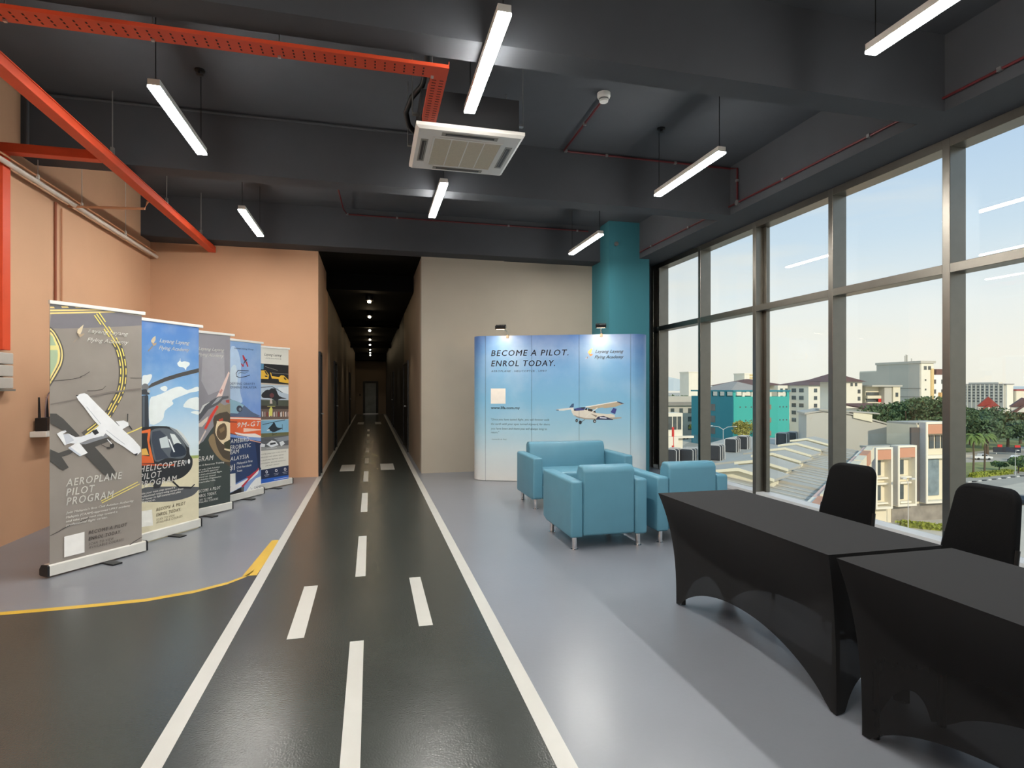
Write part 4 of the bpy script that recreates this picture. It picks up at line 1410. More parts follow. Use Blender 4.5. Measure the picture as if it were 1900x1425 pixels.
def seat_unit(name, label, cat, loc, rz, Wd, Dp, group=None):
    t = thing(name, label, cat, loc, rz, group)
    aw = 0.115
    x0, x1 = -Wd / 2, Wd / 2
    for s, a in ((-1, x0), (1, x1 - aw)):
        # side profile with a sloping underside toward the front
        obj('arm', MB().extr([(a, 0.0, 0.115), (a, Dp - 0.10, 0.115), (a, Dp, 0.135), (a, Dp, 0.605), (a, 0.0, 0.605)], (aw, 0, 0)), M_leather, t, bevel=0.022, seg=4, smooth='auto')
    i0, i1 = x0 + aw + 0.003, x1 - aw - 0.003
    bk = [(i0, 0.006, 0.125), (i0, 0.21, 0.125), (i0, 0.21, 0.42), (i0, 0.185, 0.66), (i0, 0.15, 0.725), (i0, 0.04, 0.728), (i0, 0.006, 0.69)]
    obj('backrest', MB().extr(bk, (i1 - i0, 0, 0)), M_leather, t, bevel=0.022, seg=4, smooth='auto')
    obj('seat_base', MB().box(i0, 0.215, 0.125, i1, Dp - 0.02, 0.28), M_leather, t, bevel=0.015, seg=3, smooth='auto')
    obj('seat_cushion', MB().box(i0, 0.215, 0.284, i1, Dp - 0.005, 0.43), M_leather, t, bevel=0.03, seg=4, smooth='auto')
    for x in (x0 + 0.06, x1 - 0.06):
        for y in (0.07, Dp - 0.11):
            lg = MB()
            lg.lathe([(0.0, 0.0), (0.034, 0.0), (0.034, 0.008), (0.022, 0.011), (0.022, 0.116), (0.0, 0.118)], x, y, 18)
            obj('leg', lg, M_chrome, t, smooth='auto')
    return t


# local +Y is the direction the sitter faces; the back plane is y = 0
seat_unit('armchair', 'teal leather armchair with its back to the viewer, in front of the sofa', 'armchair', (2.02, 4.60, 0), 0, 0.72, 0.81, 'teal armchairs')
seat_unit('armchair', 'teal leather armchair partly hidden behind the corner of the black table', 'armchair', (2.855, 4.63, 0), 0, 0.72, 0.81, 'teal armchairs')
seat_unit('sofa', 'teal leather two seat sofa facing the viewer before the blue display wall', 'sofa', (2.42, 7.00, 0), PI, 1.24, 0.76)

# ------------------------------------------------------------------ covered tables
M_cloth = sheer('black_stretch_fabric', (9, 9, 10), 0.0)
M_cloths = sheer('black_stretch_skirt', (9, 9, 10), 0.05)
M_tabtop = mat('grey_table_top', (90, 90, 90), 0.5)
M_tableg = mat('black_table_leg', (18, 18, 18), 0.4, 0.4)


def table(loc, Wx, Wy, label, clabel, insets):
    t = thing('folding_table', label, 'table', loc, 0, 'folding tables under black covers')
    hx, hy = Wx / 2, Wy / 2
    H_ = 0.728
    obj('tabletop', MB().box(-hx + 0.036, -hy + 0.036, H_ - 0.030, hx - 0.036, hy - 0.036, H_ - 0.004), M_tabtop, t, bevel=0.006)
    fx0, fx1, fy0, fy1 = -hx + insets[0], hx - insets[1], -hy + insets[2], hy - insets[3]
    for x in (fx0 + 0.03, fx1 - 0.03):
        for y in (fy0 + 0.035, fy1 - 0.035):
            obj('leg', MB().tube([(x, y, 0.008), (x, y, H_ - 0.03)], 0.016, 10), M_tableg, t)
    for y in (fy0 + 0.035, fy1 - 0.035):
        obj('cross_bar', MB().tube([(fx0 + 0.03, y, 0.32), (fx1 - 0.03, y, 0.32)], 0.012, 8), M_tableg, t)
    c = MB()
    N, K = 40, 14
    loop_top, loop_bot, hem = [], [], []
    cor_t = [(-hx, -hy), (hx, -hy), (hx, hy), (-hx, hy)]
    cor_b = [(fx0, fy0), (fx1, fy0), (fx1, fy1), (fx0, fy1)]
    for sd in range(4):
        a, b2 = cor_t[sd], cor_t[(sd + 1) % 4]
        ab, bb = cor_b[sd], cor_b[(sd + 1) % 4]
        Ls = math.dist(ab, bb)
        arch = 0.195 if Ls > 0.8 else 0.15
        for i in range(N):
            u = i / N
            loop_top.append((a[0] + (b2[0] - a[0]) * u, a[1] + (b2[1] - a[1]) * u))
            # concave pull of the skirt between the legs
            nx, ny = -(bb[1] - ab[1]) / Ls, (bb[0] - ab[0]) / Ls
            q = 4 * u * (1 - u) * 0.012
            loop_bot.append((ab[0] + (bb[0] - ab[0]) * u + nx * q, ab[1] + (bb[1] - ab[1]) * u + ny * q))
            e = min(u, 1 - u) * Ls
            if e < 0.055:
                hem.append(0.004 + 0.01 * (e / 0.055) ** 3)
            else:
                s = (e - 0.055) / (Ls / 2 - 0.055)
                hem.append(0.014 + arch * (math.sin(min(1, s) ** 0.72 * PI / 2)) ** 1.0)
    M4 = 4 * N
    for k in range(K + 1):
        tt = k / K
        f = 1 - (1 - tt) ** 2.6
        for j in range(M4):
            x = loop_top[j][0] + (loop_bot[j][0] - loop_top[j][0]) * f
            y = loop_top[j][1] + (loop_bot[j][1] - loop_top[j][1]) * f
            z = H_ + (hem[j] - H_) * tt
            c.v.append((x, y, z))
    for k in range(K):
        for j in range(M4):
            q = (j + 1) % M4
            c.f.append((k * M4 + j, (k + 1) * M4 + j, (k + 1) * M4 + q, k * M4 + q))
            c.m.append(1)
    c.f.append(tuple(range(M4)))
    c.m.append(0)
    o = obj('table_cover', c, [M_cloth, M_cloths], None, clabel, 'table cover', 'black stretch table covers', smooth='auto', fix=True)
    o.location = loc
    return t


table((2.085, 2.62, 0), 0.585, 1.40, 'folding table hidden under the far black stretch cover', 'black stretch cover on the far table, whose corner hides part of an armchair', (0.135, 0.06, 0.10, -0.01))
table((2.085, 1.18, 0), 0.585, 1.40, 'folding table hidden under the near black stretch cover', 'black stretch cover on the near table at the right edge of the photo', (0.13, 0.06, 0.02, -0.005))

# ------------------------------------------------------------------ black chairs behind the tables
M_chair = mat('black_chair_fabric', (10, 10, 11), 0.8, spec=0.12, var=0.1, scale=60, bump=0.1, bscale=300)


def rounded(w0, w1, z0, z1, r, n=6):
    """outline in (y, z): half width w0 at the bottom, w1 at the top, with round top corners"""
    pts = [(-w0, z0), (w0, z0)]
    for i in range(n + 1):
        a = i / n * PI / 2
        pts.append((w1 - r + r * math.cos(a), z1 - r + r * math.sin(a)))
    for i in range(n + 1):
        a = PI / 2 + i / n * PI / 2
        pts.append((-w1 + r + r * math.cos(a), z1 - r + r * math.sin(a)))
    return pts


def chair(loc, rz, label):
    # sitter faces local -X
    t = thing('padded_chair', label, 'chair', loc, rz, 'black padded chairs behind the tables')
    bk = MB()
    bk.extr([(0.0, y, z) for y, z in rounded(0.205, 0.165, 0.46, 0.90, 0.075)], (0.055, 0, 0))
    for i, v in enumerate(bk.v):
        x, y, z = v
        bk.v[i] = (x + (z - 0.46) * 0.16 + 0.02 - 0.03 * (y / 0.2) ** 2, y, z)
    obj('backrest', bk, M_chair, t, bevel=0.018, seg=3, smooth='auto')
    obj('seat', MB().box(-0.40, -0.215, 0.41, 0.02, 0.215, 0.475), M_chair, t, bevel=0.025, seg=3, smooth='auto')
    for y in (-0.20, 0.20):
        obj('leg', MB().tube([(-0.37, y, 0.0), (-0.36, y, 0.41)], 0.012, 8), M_tableg, t)
        obj('leg', MB().tube([(0.10, y, 0.0), (0.01, y, 0.44), (0.045, y * 0.95, 0.62)], 0.012, 8), M_tableg, t)
    obj('seat_frame', MB().tube([(-0.38, -0.2, 0.40), (-0.38, 0.2, 0.40)], 0.010, 8).tube([(0.0, -0.2, 0.40), (0.0, 0.2, 0.40)], 0.010, 8).tube([(-0.38, -0.2, 0.40), (0.0, -0.2, 0.40)], 0.010, 8).tube([(-0.38, 0.2, 0.40), (0.0, 0.2, 0.40)], 0.010, 8), M_tableg, t)
    return t


chair((2.99, 3.09, 0), 0.08, 'black padded chair behind the far covered table, left of the other')
chair((2.99, 2.26, 0), -0.10, 'black padded chair behind the near covered table, by the right edge')
# ------------------------------------------------------------------ the town outside
GZ = -19.0
M_conc = mat('concrete_paving', (204, 196, 180), 0.9, var=0.08, scale=0.15)
M_road = mat('road_asphalt', (178, 172, 160), 0.9, var=0.07, scale=0.2)
M_grass = mat('grass_green', (140, 146, 92), 0.95, var=0.25, scale=0.6)
M_hedge = mat('hedge_leaf', (150, 158, 60), 0.9, var=0.3, scale=2.0)
M_leaf = [mat('leaf_dark', (84, 106, 70), 0.85, var=0.35, scale=0.8), mat('leaf_mid', (104, 128, 74), 0.85, var=0.35, scale=0.8), mat('leaf_pale', (168, 162, 84), 0.85, var=0.3, scale=0.8), mat('leaf_palm', (104, 126, 62), 0.8, var=0.25, scale=1.0)]
M_bark = mat('bark', (104, 90, 74), 0.9, var=0.2, scale=2)
M_cream = mat('cream_render', (232, 222, 196), 0.9, var=0.05, scale=0.2)
M_ivory = mat('ivory_render', (238, 232, 214), 0.9, var=0.04, scale=0.2)
M_grey = mat('grey_render', (196, 192, 180), 0.9, var=0.06, scale=0.12)
M_turq = mat('turquoise_render', (70, 178, 166), 0.85, var=0.04, scale=0.1)
M_turq_shade = mat('turquoise_shade', (52, 134, 146), 0.85, var=0.04, scale=0.1)
M_win = mat('dark_window', (86, 92, 92), 0.25, var=0.3, scale=0.4)
M_pink = mat('terracotta_render', (206, 150, 120), 0.9, var=0.06, scale=0.3)
M_roofg = mat('grey_metal_roof', (182, 178, 166), 0.6, 0.0, var=0.08, scale=0.3)
M_roofb = mat('brown_tile_roof', (112, 82, 74), 0.8, var=0.12, scale=0.6)
M_roofr = mat('red_tile_roof', (164, 70, 58), 0.8, var=0.15, scale=0.6)
M_fascia = mat('cream_fascia', (236, 228, 200), 0.8, var=0.04)
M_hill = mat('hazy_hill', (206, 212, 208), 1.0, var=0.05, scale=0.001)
M_cage = mat('dark_tank', (52, 54, 58), 0.6, var=0.15, scale=1.5)
M_frame = mat('white_frame', (210, 210, 206), 0.6)
M_whitec = mat('car_paint_white', (232, 232, 230), 0.25)
M_darkc = mat('car_paint_dark', (44, 50, 60), 0.25)
M_redp = mat('red_sign_paint', (214, 50, 44), 0.6)

b = MB()
b.box(6.0, -400, GZ - 0.5, 2500, 2500, GZ, 0)
obj('ground', b, M_conc, kind='structure')
b = MB()
rdl = lambda p, q, w, z: [(p[0], p[1] - w, z), (q[0], q[1] - w, z), (q[0], q[1] + w, z), (p[0], p[1] + w, z)]
b.poly(rdl((60, 78), (330, 150), 5.5, GZ + 0.02))
b.poly(rdl((150, 120), (420, 190), 6, GZ + 0.02))
b.poly([(90, 160, GZ + 0.02), (100, 150, GZ + 0.02), (190, 260, GZ + 0.02), (178, 268, GZ + 0.02)])
obj('road', b, M_road, kind='structure')
b = MB()
for i in range(26):
    x = 118 + i * 1.9
    y = 94.3 + i * 1.9 * 0.185
    b.box(x, y, GZ + 0.02, x + 0.95, y + 0.35, GZ + 0.22, i % 2)
obj('trim_9', b, [M_frame, M_cage], kind='structure')
b = MB()
b.poly([(128, 100, GZ + 0.05), (172, 110, GZ + 0.05), (178, 121, GZ + 0.05), (150, 122, GZ + 0.05), (134, 108, GZ + 0.05)])
b.poly([(160, 135, GZ + 0.05), (260, 160, GZ + 0.05), (260, 190, GZ + 0.05), (165, 150, GZ + 0.05)])
obj('lawn', b, M_grass, kind='stuff', label='green grass verge beside the road outside', cat='grass')
b = MB()
hp = []
for i in range(30):
    a = 0.25 + i * 0.045
    hh = 165 * math.exp(-((a - 0.45) / 0.085) ** 2) + 14 + 5 * math.sin(i * 1.3)
    hp.append((a, hh))
for i in range(29):
    a0, h0 = hp[i]
    a1, h1 = hp[i + 1]
    P = lambda a, r, z: (r * math.sin(a), r * math.cos(a), z)
    b.poly([P(a0, 5200, GZ), P(a1, 5200, GZ), P(a1, 5600, h1), P(a0, 5600, h0)])
    b.poly([P(a0, 5600, h0), P(a1, 5600, h1), P(a1, 6200, GZ), P(a0, 6200, GZ)])
obj('hills', b, M_hill, kind='structure')


def win_grid(name, parent, face, u0, u1, z0, z1, nu, nz, wu, wz, d=0.15, m=None, only=None):
    """windows on a wall: face = ('x', X) looks to -X and runs along Y, ('y', Y) looks to -Y and runs along X"""
    for i in range(nu):
        for k in range(nz):
            if only and not only(i, k):
                continue
            u = u0 + (i + 0.5) * (u1 - u0) / nu
            z = z0 + (k + 0.5) * (z1 - z0) / nz
            b = MB()
            if face[0] == 'y':
                b.cbox(u, face[1], z, wu, d, wz, 0)
            else:
                b.cbox(face[1], u, z, d, wu, wz, 0)
            obj(name, b, m or M_win, parent)


def bld(name, label, cat='building', group=None, loc=(0, 0, 0)):
    return thing(name, label, cat, loc, 0, group)


def hip(b, x0, y0, x1, y1, z0, z1, ov=0.8, mi=0):
    x0 -= ov
    y0 -= ov
    x1 += ov
    y1 += ov
    w = min(x1 - x0, y1 - y0) / 2
    if x1 - x0 > y1 - y0:
        r0, r1 = (x0 + w, (y0 + y1) / 2, z1), (x1 - w, (y0 + y1) / 2, z1)
        b.poly([(x0, y0, z0), (x1, y0, z0), r1, r0], mi)
        b.poly([(x1, y1, z0), (x0, y1, z0), r0, r1], mi)
        b.poly([(x0, y1, z0), (x0, y0, z0), r0], mi)
        b.poly([(x1, y0, z0), (x1, y1, z0), r1], mi)
    else:
        r0, r1 = ((x0 + x1) / 2, y0 + w, z1), ((x0 + x1) / 2, y1 - w, z1)
        b.poly([(x0, y0, z0), (x1, y0, z0), r0], mi)
        b.poly([(x1, y0, z0), (x1, y1, z0), r1, r0], mi)
        b.poly([(x1, y1, z0), (x0, y1, z0), r1], mi)
        b.poly([(x0, y1, z0), (x0, y0, z0), r0, r1], mi)
    b.poly([(x0, y0, z0), (x1, y0, z0), (x1, y1, z0), (x0, y1, z0)], mi)


# turquoise school-like block
t = bld('turquoise_building', 'turquoise four storey building with a side wall darkened for shade and rooftop pergola')
X0, X1, Y0, Y1, ZT = 117.6, 139.5, 166.6, 192.2, -1.3
b = MB()
b.box(X0 + 0.15, Y0, GZ, X1, Y1, ZT, 0)
obj('wall', b, M_turq, t)
obj('side_wall', MB().box(X0, Y0 + 0.2, GZ, X0 + 0.15, Y1, ZT), M_turq_shade, t)  # shade on this face is put into a darker turquoise
win_grid('window', t, ('x', X0), Y0 + 9, Y0 + 19, -15.5, -3.2, 2, 3, 2.4, 2.3, d=0.3)
win_grid('window', t, ('y', Y0), X0 + 10, X0 + 16.5, -16.0, -2.6, 1, 3, 2.6, 1.6, d=0.5, m=mat('balcony_recess', (150, 130, 116), 0.8, var=0.3, scale=0.6))
win_grid('vent', t, ('y', Y0), X0 + 1.5, X0 + 8.0, -16.0, -2.6, 3, 3, 0.45, 0.45, d=0.1)
win_grid('vent', t, ('y', Y0), X0 + 17.5, X0 + 21.5, -16.0, -2.6, 3, 3, 0.45, 0.45, d=0.1)
pg = MB()
pg.box(X0 - 0.3, Y0 - 0.3, 0.35, X1 + 0.3, Y1, 0.9, 0)
obj('pergola_beam', pg, M_turq_shade, t)
for i in range(7):
    obj('pergola_post', MB().cbox(X0 + 0.5 + i * (X1 - X0 - 1) / 6, Y0 + 0.3, -0.5, 0.9, 0.5, 1.7), M_ivory if i % 3 else M_turq, t)
for i in range(1, 6):
    obj('pergola_post', MB().cbox(X0 + 0.3, Y0 + 0.5 + i * (Y1 - Y0 - 1) / 6, -0.5, 0.5, 0.9, 1.7), M_turq_shade, t)
b = MB()
hip(b, X0 + 3, Y0 + 5, X1 - 4, Y1 - 2, 0.9, 3.9, 1.0)
obj('roof', b, mat('pale_grey_roof', (168, 162, 154), 0.7, var=0.08, scale=0.4), t)
sg = MB()
v, f = lettering('WISMA PLAZA', 9.0, 0.9, 0.0, 0.02)
obj('ground_floor_band', MB().box(X0 - 0.15, Y0 + 0.5, GZ, X0, Y1 - 1, GZ + 3.2), mat('teal_shopfront', (70, 130, 142), 0.5, var=0.3, scale=0.3), t)

# pale apartments with brown roofs
t = bld('apartment_block', 'cream apartment block with brown tiled roof and rows of dark windows')
b = MB()
b.box(171.8, 194.3, GZ, 198.0, 214.0, 2.7)
b.box(166.0, 205.0, GZ, 171.8, 225.0, 2.7)
b.box(150.0, 210.0, GZ, 166.0, 228.0, 2.7)
obj('wall', b, M_ivory, t)
b = MB()
hip(b, 171.8, 194.3, 198.0, 214.0, 2.7, 5.3, 1.0)
hip(b, 150.0, 208.0, 171.8, 228.0, 2.7, 5.6, 1.0)
obj('roof', b, M_roofb, t)
win_grid('window', t, ('y', 194.3), 173.5, 196.5, -13.2, 2.2, 7, 5, 1.5, 1.5, d=0.3)
win_grid('window', t, ('x', 171.8), 196, 204.5, -13.2, 2.2, 2, 5, 2.4, 1.6, d=0.3)
win_grid('window', t, ('y', 205.0), 166.6, 171.4, -13.2, 2.2, 2, 5, 1.2, 1.6, d=0.3)
win_grid('window', t, ('y', 210.0), 152, 165, -13.2, 2.2, 4, 5, 1.5, 1.6, d=0.3)
obj('lean_to_roof', MB().extr([(170, 189, -9.2), (200, 189, -9.2), (200, 194.2, -8.2), (170, 194.2, -8.2)], (0, 0, 0.3)), M_roofb, t)

# tall white block, its side wall greyed to stand for shade
t = bld('tower_block', 'tall block with a blank side wall greyed for shade and antennas on its roof')
b = MB()
b.box(159.7, 135.5, GZ, 164.4, 150.8, 9.6, 0)
b.box(159.7, 150.8, GZ, 166, 157.5, 7.2, 0)
obj('wall', b, [M_ivory], t)
obj('blank_side_wall', MB().box(159.4, 135.7, GZ, 159.7, 150.7, 9.0).box(159.4, 150.7, GZ, 159.7, 157.3, 6.8), M_grey, t)
obj('parapet', MB().box(159.2, 135.2, 9.0, 164.9, 151.0, 9.7), M_grey, t)
for z in (1.4, -1.2, -3.6):
    obj('string_course', MB().box(159.3, 135.4, z, 159.4, 157.3, z + 0.15), mat('dark_grey_render', (140, 136, 128), 0.9), t)
win_grid('window', t, ('y', 135.5), 160.2, 162.4, -6, 5.4, 1, 4, 0.5, 0.5, d=0.2)
win_grid('window', t, ('y', 135.5), 160.4, 163.6, 6.6, 8.6, 2, 1, 1.0, 1.1, d=0.2)
b = MB()
b.box(164.4, 137.0, GZ, 178, 150, 5.6)
obj('rear_wing', b, mat('white_render', (246, 244, 238), 0.9, var=0.02), t)
win_grid('window', t, ('y', 137.0), 165.2, 171.0, -4, 5, 2, 3, 0.8, 1.3, d=0.2)
obj('orange_bay', MB().box(168.0, 136.2, GZ, 172.5, 137.0, 0.2), mat('orange_render', (222, 178, 120), 0.9), t)
obj('stair_strip', MB().box(163.2, 135.2, GZ, 164.2, 135.5, 7.4), mat('ochre_render', (226, 196, 140), 0.9), t)
obj('rooftop_tank', MB().box(168.5, 138, 5.6, 171.5, 141, 7.4), M_roofb, t)
for x, hz in ((161.0, 2.0), (161.5, 2.4), (161.9, 2.2), (163.6, 1.2)):
    obj('antenna', MB().tube([(x, 142, 9.6), (x, 142, 9.6 + hz)], 0.14, 6), M_grey, t)

# middle blocks with balconies
t = bld('balcony_block', 'low block with grey end wall and cream balconies left of the tall grey block')
b = MB()
b.box(133.7, 121.3, GZ, 136.0, 131.4, 2.1, 0)
b.box(127.0, 123.4, GZ, 133.7, 131.4, 1.9, 0)
obj('wall', b, M_cream, t)
obj('end_wall', MB().box(131.2, 121.6, GZ, 133.6, 123.4, 1.9), M_grey, t)
obj('roof_slab', MB().box(126.6, 121.0, 1.9, 136.4, 131.6, 2.3), M_grey, t)
for z in (-0.4, -2.1, -3.8):
    obj('balcony_recess', MB().box(127.1, 123.2, z, 131.1, 123.41, z + 0.85), M_win, t)
    obj('balcony_parapet', MB().box(126.8, 122.6, z - 0.85, 131.2, 123.3, z - 0.05), M_cream, t)
obj('red_cloth', MB().box(130.2, 122.5, -2.2, 131.1, 122.58, -1.3), M_redp, t)
win_grid('window', t, ('y', 121.3), 133.8, 135.9, -3.6, 0.9, 1, 2, 0.8, 1.1, d=0.2)
t = bld('corner_apartment_tower', 'cream apartment tower with brown roof beside the dark window mullion')
obj('wall', MB().box(119.6, 123.0, GZ, 125.5, 131, 3.2), M_ivory, t)
b = MB()
hip(b, 116.5, 123.0, 125.5, 133, 3.2, 5.6, 0.8)
obj('roof', b, M_roofb, t)
win_grid('window', t, ('y', 123.0), 123.6, 125.3, -6, 1.6, 1, 4, 0.8, 1.0, d=0.2)
win_grid('window', t, ('y', 123.0), 121.4, 124.2, 1.9, 3.0, 2, 1, 0.7, 0.8, d=0.2)

t = bld('clubhouse', 'small cream house with brown roof in front of the balcony block')
obj('wall', MB().box(113.8, 110.9, GZ, 123.8, 117, -3.5), M_cream, t)
obj('roof', MB().extr([(113.2, 110.1, -3.5), (124.4, 110.1, -3.5), (124.4, 117.5, -2.6), (113.2, 117.5, -2.6)], (0, 0, 0.35)), M_roofb, t)
win_grid('window', t, ('y', 110.9), 114.2, 123.4, -6.0, -3.6, 4, 1, 1.0, 1.4, d=0.2)

# grey gabled hall behind the shop houses
t = bld('gabled_hall', 'long pale grey wall with gabled roof behind the shop houses')
g = [(72.0, 86.0), (87.3, 76.2)]
b = MB()
dx_, dy_ = 15.3, -9.8
ln_ = math.hypot(dx_, dy_)
nx_, ny_ = 0.54, 0.84
W3 = [(74.3, 84.5, GZ), (87.3, 76.2, GZ), (87.3, 76.2, -5.6), (80.0, 80.9, -3.2), (76.5, 83.1, -2.7), (74.3, 84.5, -3.1)]
b.extr(W3, (nx_ * 9, ny_ * 9, 0))
obj('wall', b, M_grey, t)
b = MB()
b.extr([(87.6, 75.8, -5.7), (80.0, 80.6, -3.1), (76.4, 82.9, -2.55), (76.4, 82.9, -2.3), (80.0, 80.6, -2.85), (87.6, 75.8, -5.4)], (nx_ * 9.4, ny_ * 9.4, 0))
b.extr([(74.0, 84.6, -3.15), (76.4, 82.9, -2.55), (76.4, 82.9, -2.3), (74.0, 84.6, -2.85)], (nx_ * 9.4, ny_ * 9.4, 0))
obj('roof', b, M_roofg, t)
obj('clerestory', MB().extr([(80.2, 80.4, -3.6), (82.6, 78.9, -4.3), (82.6, 78.9, -3.0), (80.2, 80.4, -2.7)], (1.6, 2.5, 0)), M_fascia, t)
obj('clerestory_roof', MB().extr([(75.8, 83.2, -2.35), (83.4, 78.2, -2.95), (83.4, 78.2, -2.75), (75.8, 83.2, -2.1)], (nx_ * 4, ny_ * 4, 0)), M_roofg, t)
obj('corner_strip', MB().box(87.2, 75.6, GZ, 87.7, 76.3, -5.4), M_fascia, t)


# shop houses in front: frames that project around windows
def shop_bay(t, x0, x1, y, z0, z1, proj, fw):
    b = MB()
    b.box(x0, y - proj, z0, x0 + fw, y, z1, 0)
    b.box(x1 - fw, y - proj, z0, x1, y, z1, 0)
    b.box(x0 + fw, y - proj, z1 - fw, x1 - fw, y, z1, 0)
    b.box(x0 + fw, y - proj, z0, x1 - fw, y, z0 + fw, 0)
    f = obj('bay_frame', b, M_ivory, t)
    e = 0.06
    obj('bay_lining', MB().box(x0 + fw, y - proj + 0.02, z1 - fw - 1.5, x1 - fw, y - 0.5, z1 - fw - e), M_pink, f)
    obj('bay_side_shade', MB().box(x0 - 0.03, y - proj + 0.1, z0 + 0.1, x0 - 0.005, y - 0.1, z1 - 0.1), mat('grey_shade', (190, 190, 190), 0.8), f)  # grey sheet that paints the shaded side of the ivory bay
    return f


t = bld('shop_house', 'cream shop house with tall projecting framed bays facing the car park')
obj('wall', MB().box(72.6, 70.2, GZ, 90, 71.4, -7.6), M_cream, t)
obj('tall_wall', MB().box(82.0, 70.2, -7.6, 90, 75.6, -4.2), M_cream, t)
shop_bay(t, 72.9, 76.0, 70.2, -16.6, -7.4, 1.2, 0.30)
shop_bay(t, 77.0, 80.5, 70.2, -16.4, -7.2, 1.2, 0.30)
shop_bay(t, 82.3, 88.0, 70.2, -16.2, -3.7, 1.2, 0.34)
for xo in (0, -4.3):
    for z in (-10.6, -14.4):
        obj('window', MB().box(78.3 + xo, 70.05, z - 1.1, 79.2 + xo, 70.2, z + 1.1), M_win, t)
        obj('ledge', MB().box(78.0 + xo, 69.5, z + 1.35, 80.1 + xo, 70.15, z + 1.6), M_ivory, t)
        obj('ledge', MB().box(78.0 + xo, 69.5, z - 1.6, 80.1 + xo, 70.15, z - 1.35), M_ivory, t)
for x in (83.0, 84.2, 85.4, 86.6):
    obj('window', MB().box(x, 70.05, -7.9, x + 0.85, 70.2, -5.9), M_win, t)
obj('glass_front', MB().box(83.1, 70.0, -15.2, 86.0, 70.2, -9.6), mat('blue_glass', (128, 142, 146), 0.15, var=0.3, scale=0.8), t)
obj('ledge', MB().box(82.7, 69.4, -9.4, 87.6, 70.15, -8.9), M_ivory, t)
obj('dark_gap', MB().box(80.6, 70.0, -16, 82.2, 70.3, -4.6), mat('dark_cladding', (92, 86, 82), 0.8), t)
obj('ground_floor', MB().box(77.0, 70.1, GZ, 90, 70.25, -16.4), mat('shop_front', (150, 142, 130), 0.6, var=0.4, scale=0.5), t)
obj('roof', MB().box(72.6, 70.4, -7.6, 82.0, 71.6, -7.3).box(82.0, 70.4, -4.2, 90, 75.6, -3.9), M_roofg, t)

# curving terrace with grey metal roofs
t = bld('terrace_row', 'curving terrace of shop houses with stepped grey metal roofs')
A0, A1 = Vector((24.0, 29.0)), Vector((70.5, 68.2))
d2 = (A1 - A0).normalized()
n2 = Vector((-d2.y, d2.x))
NU = 9
for i in range(NU):
    p = A0 + (A1 - A0) * (i / NU)
    q = A0 + (A1 - A0) * ((i + 1) / NU)
    zb = -7.9 - 0.0 * i
    b = MB()
    a1, a2 = p + n2 * 0.4, q + n2 * 0.4
    c1, c2 = p + n2 * 8.0, q + n2 * 8.0
    e1_, e2_ = p + n2 * 14.0, q + n2 * 14.0
    st = 0.22 * (i % 2)
    b.extr([(a1.x, a1.y, -8.1 + st), (a2.x, a2.y, -8.1 + st), (c2.x, c2.y, -7.0 + st), (c1.x, c1.y, -7.0 + st)], (0, 0, 0.25))
    b.extr([(c1.x, c1.y, -7.0 + st), (c2.x, c2.y, -7.0 + st), (e2_.x, e2_.y, -8.2 + st), (e1_.x, e1_.y, -8.2 + st)], (0, 0, 0.25))
    for k in (0.25, 0.5, 0.75):
        r0 = a1 + (a2 - a1) * k
        r1 = c1 + (c2 - c1) * k
        b.tube([(r0.x, r0.y, -7.82 + st), (r1.x, r1.y, -6.72 + st)], 0.07, 4)
    obj('roof_sheet', b, M_roofg, t)
    b = MB()
    u = q - d2 * 0.3
    b.prism([(p.x, p.y), (q.x, q.y), (q.x - n2.x * 0.0 + n2.x * 0.5, q.y + n2.y * 0.5), (p.x + n2.x * 0.5, p.y + n2.y * 0.5)], GZ, -7.2)
    f = obj('facade', b, M_ivory if i % 2 else mat('rose_render', (224, 190, 176), 0.9, var=0.05), t)
    o1, o2 = p + d2 * 0.5 - n2 * 0.9, q - d2 * 0.5 - n2 * 0.9
    k1, k2 = p + d2 * 0.5, q - d2 * 0.5
    bb = MB()
    bb.prism([(o1.x, o1.y), (o2.x, o2.y), (k2.x, k2.y), (k1.x, k1.y)], -8.7, -7.0)
    bb.prism([(o1.x, o1.y), (o1.x + d2.x * 0.35, o1.y + d2.y * 0.35), (k1.x + d2.x * 0.35, k1.y + d2.y * 0.35), (k1.x, k1.y)], -16.4, -8.7)
    obj('bay_frame', bb, M_pink if i % 3 == 1 else M_cream, f)
back = MB()
p, q = A0 + n2 * 13.6, A1 + n2 * 13.6
back.prism([(A0.x + n2.x, A0.y + n2.y), (A1.x + n2.x, A1.y + n2.y), (q.x, q.y), (p.x, p.y)], GZ, -8.7)
obj('wall', back, M_grey, t)
